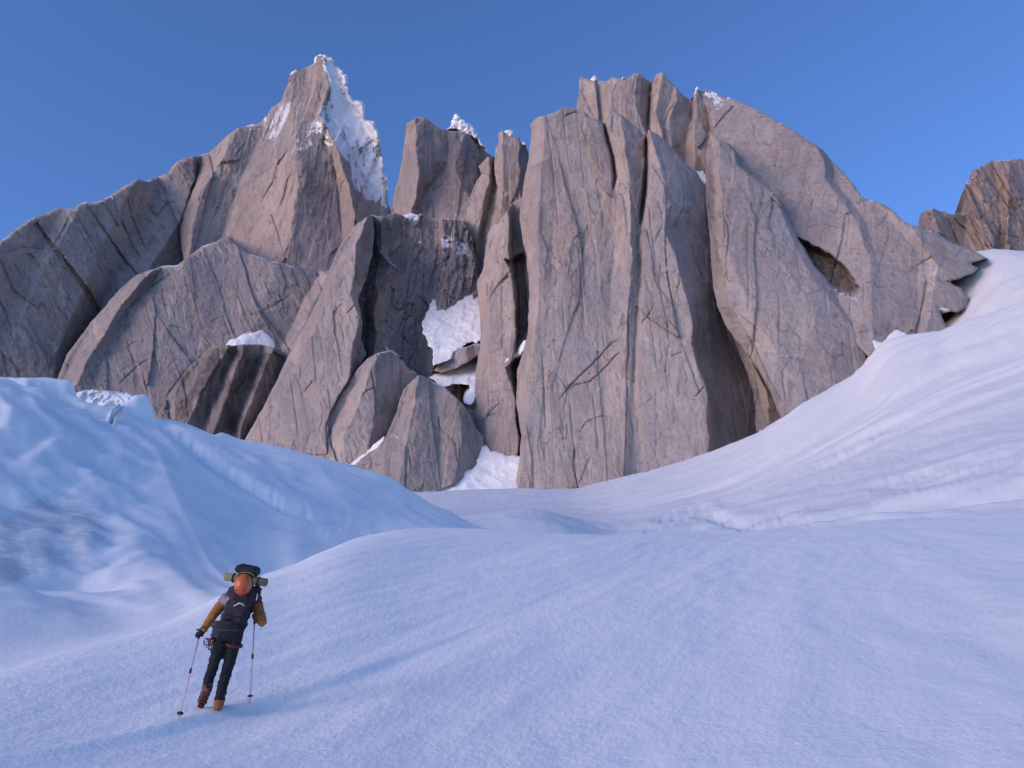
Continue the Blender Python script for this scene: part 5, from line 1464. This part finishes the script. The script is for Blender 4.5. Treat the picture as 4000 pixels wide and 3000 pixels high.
bm = bmesh.new()
bm_tube(bm, [HEAD + NODX @ Vector((x, -0.108 + abs(x) * 0.5, -0.052)) for x in (-0.024, -0.01, 0.01, 0.024)], [0.003, 0.006, 0.006, 0.003], 8)
part('mouth', bm, M_RED)

bm = bmesh.new()
torso(bm, 0.018)
vest = part('vest', bm, M_VEST, remesh=0.011, wrinkle=0.009)
for s in 'LR':
    bm = bmesh.new()
    arms(bm, 0.014, s)
    sl = part('sleeve', bm, M_SLEEVE, remesh=0.010, wrinkle=0.007)
    # the lighter yoke that covers the shoulder
    bm = bmesh.new()
    sh, el = (SHL, ELL) if s == 'L' else (SHR, ELR)
    bm_ball(bm, sh + Vector((0, -0.01, 0.0)), 0.080)
    bm_bone(bm, sh.lerp(CHEST, 0.35) + Vector((0, -0.055, -0.02)), sh.lerp(el, 0.22), 0.062, 0.074)
    part('shoulder_panel', bm, M_YOKE if s == 'L' else plain('maroon_cloth', (0.11, 0.045, 0.055), 0.85, 0.3, 20, 0.01), remesh=0.011, wrinkle=0.006)
bm = bmesh.new()
legs(bm, 0.014, 0.92)
bm_ball(bm, HIPC + Vector((0, 0, 0.0)), (0.170, 0.132, 0.12))
bm_bone(bm, HPL + Vector((0, 0, 0.02)), HPR + Vector((0, 0, 0.02)), 0.085, 0.085)
part('trousers', bm, M_TROU, remesh=0.011, wrinkle=0.010)


def glove(wr, ha, axis, curl):
    """palm, four bent fingers of different lengths closed round the grip, thumb from the side of the palm"""
    bm = bmesh.new()
    d = (ha - wr).normalized()
    ax = (axis - d * axis.dot(d)).normalized()          # along the grip
    nrm = d.cross(ax).normalized() * curl               # towards the grip
    bm_bone(bm, wr - d * 0.03, ha, 0.041, 0.037)
    for i, L in enumerate((0.050, 0.058, 0.055, 0.045)):
        b = ha + d * 0.018 + ax * (0.030 - 0.020 * i)
        k1 = b + d * 0.022 + nrm * 0.010
        k2 = k1 + nrm * L * 0.62 + d * 0.006
        k3 = k2 - d * L * 0.55 + nrm * 0.004
        bm_bone(bm, ha + ax * (0.024 - 0.016 * i), b, 0.013, 0.0125)
        bm_bone(bm, b, k1, 0.0125, 0.012)
        bm_bone(bm, k1, k2, 0.012, 0.011)
        bm_bone(bm, k2, k3, 0.011, 0.0095)
    t0 = ha.lerp(wr, 0.5) + ax * 0.03
    t1 = t0 + d * 0.022 + nrm * 0.030 + ax * 0.014
    t2 = t1 + d * 0.022 + nrm * 0.020 - ax * 0.012
    bm_bone(bm, t0, t1, 0.015, 0.013)
    bm_bone(bm, t1, t2, 0.013, 0.011)
    return part('glove', bm, M_BLACK, remesh=0.0055, smooth_it=2)


# poles: held, so they are things of their own
def pole(label, top, tip):
    d = (tip - top).normalized()
    root = bpy.data.objects.new('trekking_pole', None)
    root.location = tip
    COL.objects.link(root)
    tag(root, label, 'trekking pole', 'poles held by the climber')

    def add(name, bm, mat):
        return under(finish(name, bm, mat), root)
    bm = bmesh.new()
    bm_tube(bm, [top + d * 0.10, top.lerp(tip, 0.5), tip - d * 0.05], [0.0085, 0.0075, 0.006], 10)
    sh = add('shaft', bm, M_POLE)
    bm = bmesh.new()
    bm_tube(bm, [top.lerp(tip, 0.48) - d * 0.03, top.lerp(tip, 0.48) + d * 0.03], [0.013, 0.013], 10)
    add('lock', bm, M_BLACK)
    bm = bmesh.new()
    bm_tube(bm, [top - d * 0.03, top - d * 0.02, top + d * 0.03, top + d * 0.09, top + d * 0.12], [0.012, 0.020, 0.015, 0.017, 0.012], 12)
    add('grip', bm, M_BLACK)
    bm = bmesh.new()
    u, v, _ = frame(d)
    pts = [top - d * 0.02 + (u * math.cos(a) * 0.045 - d * (0.05 - 0.05 * math.cos(a)) * -1 + v * math.sin(a) * 0.03) for a in [i * math.pi / 8 for i in range(17)]]
    bm_tube(bm, pts, 0.006, 6)
    add('wrist_strap', bm, M_BLACK)
    bm = bmesh.new()
    c = tip - d * 0.075
    bm_tube(bm, [c - d * 0.010, c, c + d * 0.006], [0.014, 0.036, 0.034], 16)
    add('basket', bm, M_BLACK)
    bm = bmesh.new()
    bm_tube(bm, [tip - d * 0.07, tip - d * 0.02, tip + d * 0.02], [0.008, 0.006, 0.003], 8)
    add('tip', bm, M_STEEL)
    return d


tipL = J(702, 2782, 9.50)
tipL.z = ground_z(tipL.x, tipL.y) + 0.01
tipR = J(980, 2703, 10.55)
tipR.z = ground_z(tipR.x, tipR.y) + 0.01
dL = pole('trekking pole in the lowered straight arm, planted wide of the boots', HAL + Vector((-0.005, -0.025, 0.03)), tipL)
dR = pole('trekking pole under the bent arm, planted beside the striding leg', HAR + Vector((0.0, -0.01, 0.03)), tipR)
glove(WRL, HAL, dL, 1)
glove(WRR, HAR, dR, -1)

# boots with crampon points
for an, toe, kn, mat1, mat2 in ((ANL, TOEL, KNL, M_BOOTB, M_BOOTR), (ANR, TOER, KNR, M_BOOT, M_BOOTR)):
    bm = bmesh.new()
    up = (kn - an).normalized()
    fwd = (toe - an).normalized()
    bm_bone(bm, an + up * 0.05, an, 0.064, 0.060)
    bm_bone(bm, an, an.lerp(toe, 0.6), 0.058, 0.050)
    bm_bone(bm, an.lerp(toe, 0.6), toe + fwd * 0.03, 0.050, 0.038)
    b = part('boot', bm, mat1, remesh=0.010, smooth_it=3)
    b['label'] = 'orange boot planted flat with its heel to the viewer' if mat1 is M_BOOT else 'brown boot lifting off on its toe'
    bm = bmesh.new()
    for i in range(3):
        c = an.lerp(toe, 0.25 + 0.3 * i)
        u = fwd.cross(up).normalized()
        nn = u.cross(fwd).normalized()
        bm_tube(bm, [c + u * 0.052 * math.cos(a) + nn * 0.055 * math.sin(a) for a in [k * 2 * math.pi / 14 for k in range(15)]], 0.006, 6, cap=False)
    part('crampon_strap', bm, M_BLACK, parent=b)
    bm = bmesh.new()
    dn = -(fwd.cross(up).normalized().cross(fwd).normalized())
    if dn.z > 0:
        dn = -dn
    bm_tube(bm, [an + dn * 0.045 - fwd * 0.02, an.lerp(toe, 0.5) + dn * 0.043, toe + fwd * 0.04 + dn * 0.03], [0.040, 0.046, 0.036], 10, flat=0.3, side=fwd.cross(dn).normalized())
    part('sole', bm, mat2, parent=b)
    bm = bmesh.new()
    u = fwd.cross(dn).normalized()
    for f_, s_ in ((1.15, -1), (1.15, 1), (0.8, -1), (0.8, 1), (0.2, -1), (0.2, 1)):
        p = an.lerp(toe, f_) + dn * 0.04 + u * 0.036 * s_
        bm_tube(bm, [p, p + dn * 0.022 + fwd * (0.02 if f_ > 1 else 0)], [0.006, 0.0015], 6)
    cp = part('crampon', bm, M_STEEL, parent=b)
    cp['kind'] = 'stuff'

# harness, belt and the gear hanging from it
bm = bmesh.new()
hb = [HIPC + Vector((0.178 * math.cos(a), 0.138 * math.sin(a), 0.055 + 0.01 * math.sin(2 * a))) for a in [i * 2 * math.pi / 24 for i in range(25)]]
bm_tube(bm, hb, 0.022, 8, flat=0.45, side=Vector((0, 0, 1)), cap=False)
har = part('harness', bm, M_BLACK)
for hp, kn, mt in ((HPL, KNL, M_BLACK), (HPR, KNR, M_BOOTR)):
    bm = bmesh.new()
    c = hp.lerp(kn, 0.26)
    u, v, _ = frame((kn - hp))
    bm_tube(bm, [c + u * 0.102 * math.cos(a) + v * 0.102 * math.sin(a) for a in [i * 2 * math.pi / 20 for i in range(21)]], 0.018, 8, flat=0.45, side=(kn - hp).normalized(), cap=False)
    part('leg_loop', bm, mt, parent=har)
bm = bmesh.new()
bm_box(bm, J(852, 2462, 9.96), (0.12, 0.11, 0.19), Matrix.Rotation(R(12), 3, 'Y'), 0.035)
bm_ball(bm, J(842, 2440, 9.98), (0.06, 0.06, 0.05))
part('pouch', bm, M_VEST, remesh=0.010, wrinkle=0.008)
for i, (x, y, mt) in enumerate(((826, 2506, M_RED), (812, 2516, M_STEEL), (806, 2508, M_RED), (832, 2522, M_STEEL), (820, 2524, M_BLACK), (838, 2500, M_BLACK))):
    bm = bmesh.new()
    c = J(x, y, 9.93 + 0.012 * i)
    bm_tube(bm, [c + Vector((0.022 * math.cos(a), 0.02 * math.sin(a + i), 0.042 * math.sin(a))) for a in [k * 2 * math.pi / 14 for k in range(15)]], 0.0075, 6, cap=False)
    part('carabiner', bm, mt)
    bm = bmesh.new()
    bm_tube(bm, [c + Vector((0, 0, 0.03)), c.lerp(J(846, 2478, 9.95), 0.5), J(846, 2474, 9.95)], 0.009, 6)
    part('sling', bm, M_RED if i % 2 else M_BLACK)

# the pack on the back: a thing of its own
pack = bpy.data.objects.new('backpack', None)
pack.location = WAIST + Vector((0, 0.2, -0.1))
COL.objects.link(pack)
tag(pack, 'black climbing backpack on the climber, its rounded lid above the orange helmet', 'backpack')


def ppart(name, bm, mat, **kw):
    return under(finish(name, bm, mat, None, **kw), pack)


TILT = Matrix.Rotation(R(-9), 3, 'X') @ Matrix.Rotation(R(8), 3, 'Y')
PC = J(936, 2362, 9.90)
bm = bmesh.new()
bm_box(bm, PC, (0.28, 0.21, 0.44), TILT, 0.07, 4)
bm_ball(bm, J(928, 2398, 9.90), (0.135, 0.12, 0.13))
bm_ball(bm, J(944, 2318, 9.93), (0.150, 0.13, 0.13))
bm_ball(bm, J(905, 2318, 9.97), (0.055, 0.07, 0.09))
bm_ball(bm, J(1002, 2312, 9.97), (0.060, 0.07, 0.08))
bm_bone(bm, J(930, 2410, 9.95), J(912, 2440, 9.98), 0.12, 0.10)
body_ = ppart('pack_body', bm, M_PACK, remesh=0.012, wrinkle=0.014)
# outer pocket with pale seam tape, compression straps and buckles
bm = bmesh.new()
bm_box(bm, J(930, 2378, 9.78), (0.20, 0.07, 0.20), TILT, 0.03, 3)
ppart('pocket', bm, M_PACK, remesh=0.010, wrinkle=0.008)
bm = bmesh.new()
bm_tube(bm, [J(x, y, 9.735) for x, y in ((912, 2368), (924, 2362), (936, 2356), (946, 2360), (956, 2368))], [0.004, 0.007, 0.008, 0.006, 0.004], 6)
ppart('seam_tape', bm, M_PALE)
LID = J(968, 2228, 9.98)
bm = bmesh.new()
bm_box(bm, LID, (0.265, 0.23, 0.125), Matrix.Rotation(R(9), 3, 'Y') @ Matrix.Rotation(R(6), 3, 'X'), 0.05, 4)
bm_ball(bm, LID + Vector((-0.05, 0, 0.025)), (0.10, 0.10, 0.055))
bm_bone(bm, LID + Vector((0, 0.03, -0.02)), J(950, 2300, 10.0), 0.095, 0.12)
ppart('lid', bm, M_PACK, remesh=0.012, wrinkle=0.012)
bm = bmesh.new()
bm_tube(bm, [J(x, y, 9.80) for x, y in ((912, 2262), (922, 2247), (938, 2238), (957, 2235), (976, 2238), (990, 2247), (998, 2262))], 0.007, 6)
ppart('lid_cord', bm, M_MAT)
for s_, sh in ((-1, SHL), (1, SHR)):
    bm = bmesh.new()
    pts = [PC + Vector((s_ * 0.10, 0.06, 0.20)), sh.lerp(NECK, 0.45) + Vector((0, 0.0, 0.085)), sh.lerp(NECK, 0.40) + Vector((0, 0.10, 0.0)),
           CHEST + Vector((s_ * 0.13, 0.12, -0.10)), WAIST + Vector((s_ * 0.16, 0.02, 0.05)), PC + Vector((s_ * 0.12, 0.05, -0.15))]
    bm_tube(bm, pts, [0.028, 0.034, 0.034, 0.030, 0.018, 0.014], 10, flat=0.35, side=Vector((1, 0, 0)))
    st = ppart('shoulder_strap', bm, M_BLACK)
    # pale compression strap down the side of the pack
    bm = bmesh.new()
    q = [J(x, y, 9.86) for x, y in (((892, 2330), (893, 2350), (891, 2368)) if s_ < 0 else ((1006, 2318), (1004, 2332), (1001, 2346)))]
    bm_tube(bm, q, [0.007, 0.010, 0.007], 6)
    ppart('compression_strap', bm, M_PALE)
bm = bmesh.new()
wb = [WAIST.lerp(HIPC, 0.42) + Vector((0.176 * math.cos(a), 0.140 * math.sin(a), 0.0)) for a in [i * R(360) / 28 for i in range(29)]]
bm_tube(bm, wb, 0.028, 8, flat=0.4, side=Vector((0, 0, 1)), cap=False)
ppart('hip_belt', bm, M_BLACK)

# helmet strapped to the back of the pack: crown towards the viewer, rim towards the pack
HROT = Matrix.Rotation(R(72), 3, 'X') @ Matrix.Rotation(R(4), 3, 'Y')
HC = J(950, 2283, 9.73)
helmet = bpy.data.objects.new('helmet', None)
helmet.location = HC
COL.objects.link(helmet)
tag(helmet, 'orange climbing helmet, upper half coloured dark red as shade, strapped to the back of the pack', 'helmet')


def hpart(name, bm, mat, **kw):
    return under(finish(name, bm, mat, None, **kw), helmet)


bm = bmesh.new()
bm_ball(bm, HC, (0.103, 0.130, 0.108), HROT, 32)
low = [v for v in bm.verts if (HROT.transposed() @ (v.co - HC)).z < -0.035]
bmesh.ops.delete(bm, geom=low, context='VERTS')
for f in bm.faces:
    q = HROT.transposed() @ (f.calc_center_median() - HC)
    f.material_index = 1 if q.y > 0.0 + 0.25 * abs(q.x) else 0  # upper half red: shade put into the orange shell's colour
shell = hpart('shell', bm, None, mats=[M_HELM, M_HELMR])
md = shell.modifiers.new('shell', 'SOLIDIFY')
md.thickness = 0.010
bm = bmesh.new()
bm_tube(bm, [HC + HROT @ Vector((0.096 * math.cos(a), 0.123 * math.sin(a), -0.036)) for a in [2 * math.pi * i / 32 for i in range(33)]], 0.007, 8, cap=False)
hpart('rim', bm, M_HELMR)
for sx in (-1, 1):
    for yy, zz in ((-0.095, 0.045), (0.06, 0.07)):
        bm = bmesh.new()
        e = Vector((sx * 0.040 / 0.100, yy / 0.128, zz / 0.105)).normalized()
        bm_ball(bm, HC + HROT @ Vector((e.x * 0.101, e.y * 0.129, e.z * 0.106)), (0.015, 0.009, 0.008), HROT, 12)
        hpart('vent', bm, M_SOLE)
bm = bmesh.new()
for sx in (-1, 1):
    bm_tube(bm, [HC + HROT @ Vector((sx * 0.098, 0.02, -0.03)), HC + HROT @ Vector((sx * 0.085, 0.09, -0.05)), HC + Vector((sx * 0.03, 0.06, 0.13))], 0.005, 6)
hpart('chin_strap', bm, M_BLACK)
# dark knitted hat on the head itself
bm = bmesh.new()
bm_ball(bm, HEAD + NODX @ Vector((0, 0.008, 0.03)), (0.085, 0.105, 0.100), NODX, 20)
part('hat', bm, M_PACK, remesh=0.009)

# rolled mat across the pack
mat_root = bpy.data.objects.new('sleeping_mat', None)
MA, MB_ = J(881, 2252, 9.97), J(1043, 2276, 9.99)
mat_root.location = MA.lerp(MB_, 0.5)
COL.objects.link(mat_root)
tag(mat_root, 'rolled olive foam sleeping mat strapped across the pack under its lid', 'sleeping mat')
bm = bmesh.new()
ax = (MB_ - MA).normalized()
u, v, _ = frame(ax)
prof = []
n = 110
for i in range(n + 1):
    a = i / n * 2 * math.pi * 4.2
    r = 0.010 + 0.044 * i / n
    prof.append(u * math.cos(a) * r + v * math.sin(a) * r)
rows = [[bm.verts.new(MA.lerp(MB_, t) + p * (1 + 0.03 * math.sin(9 * t + i * 0.1))) for i, p in enumerate(prof)] for t in (0, 0.25, 0.5, 0.75, 1.0)]
for a_, b_ in zip(rows[:-1], rows[1:]):
    for i in range(n):
        bm.faces.new((a_[i], a_[i + 1], b_[i + 1], b_[i]))
o = finish('foam_roll', bm, M_MAT)
sm = o.modifiers.new('foam', 'SOLIDIFY')
sm.thickness = 0.0085
under(o, mat_root)
for t in (0.2, 0.8):
    bm = bmesh.new()
    c = MA.lerp(MB_, t)
    bm_tube(bm, [c + (u * math.cos(a) + v * math.sin(a)) * 0.058 for a in [k * 2 * math.pi / 20 for k in range(21)]], 0.009, 6, flat=0.4, side=ax, cap=False)
    under(finish('strap', bm, M_BLACK), mat_root)
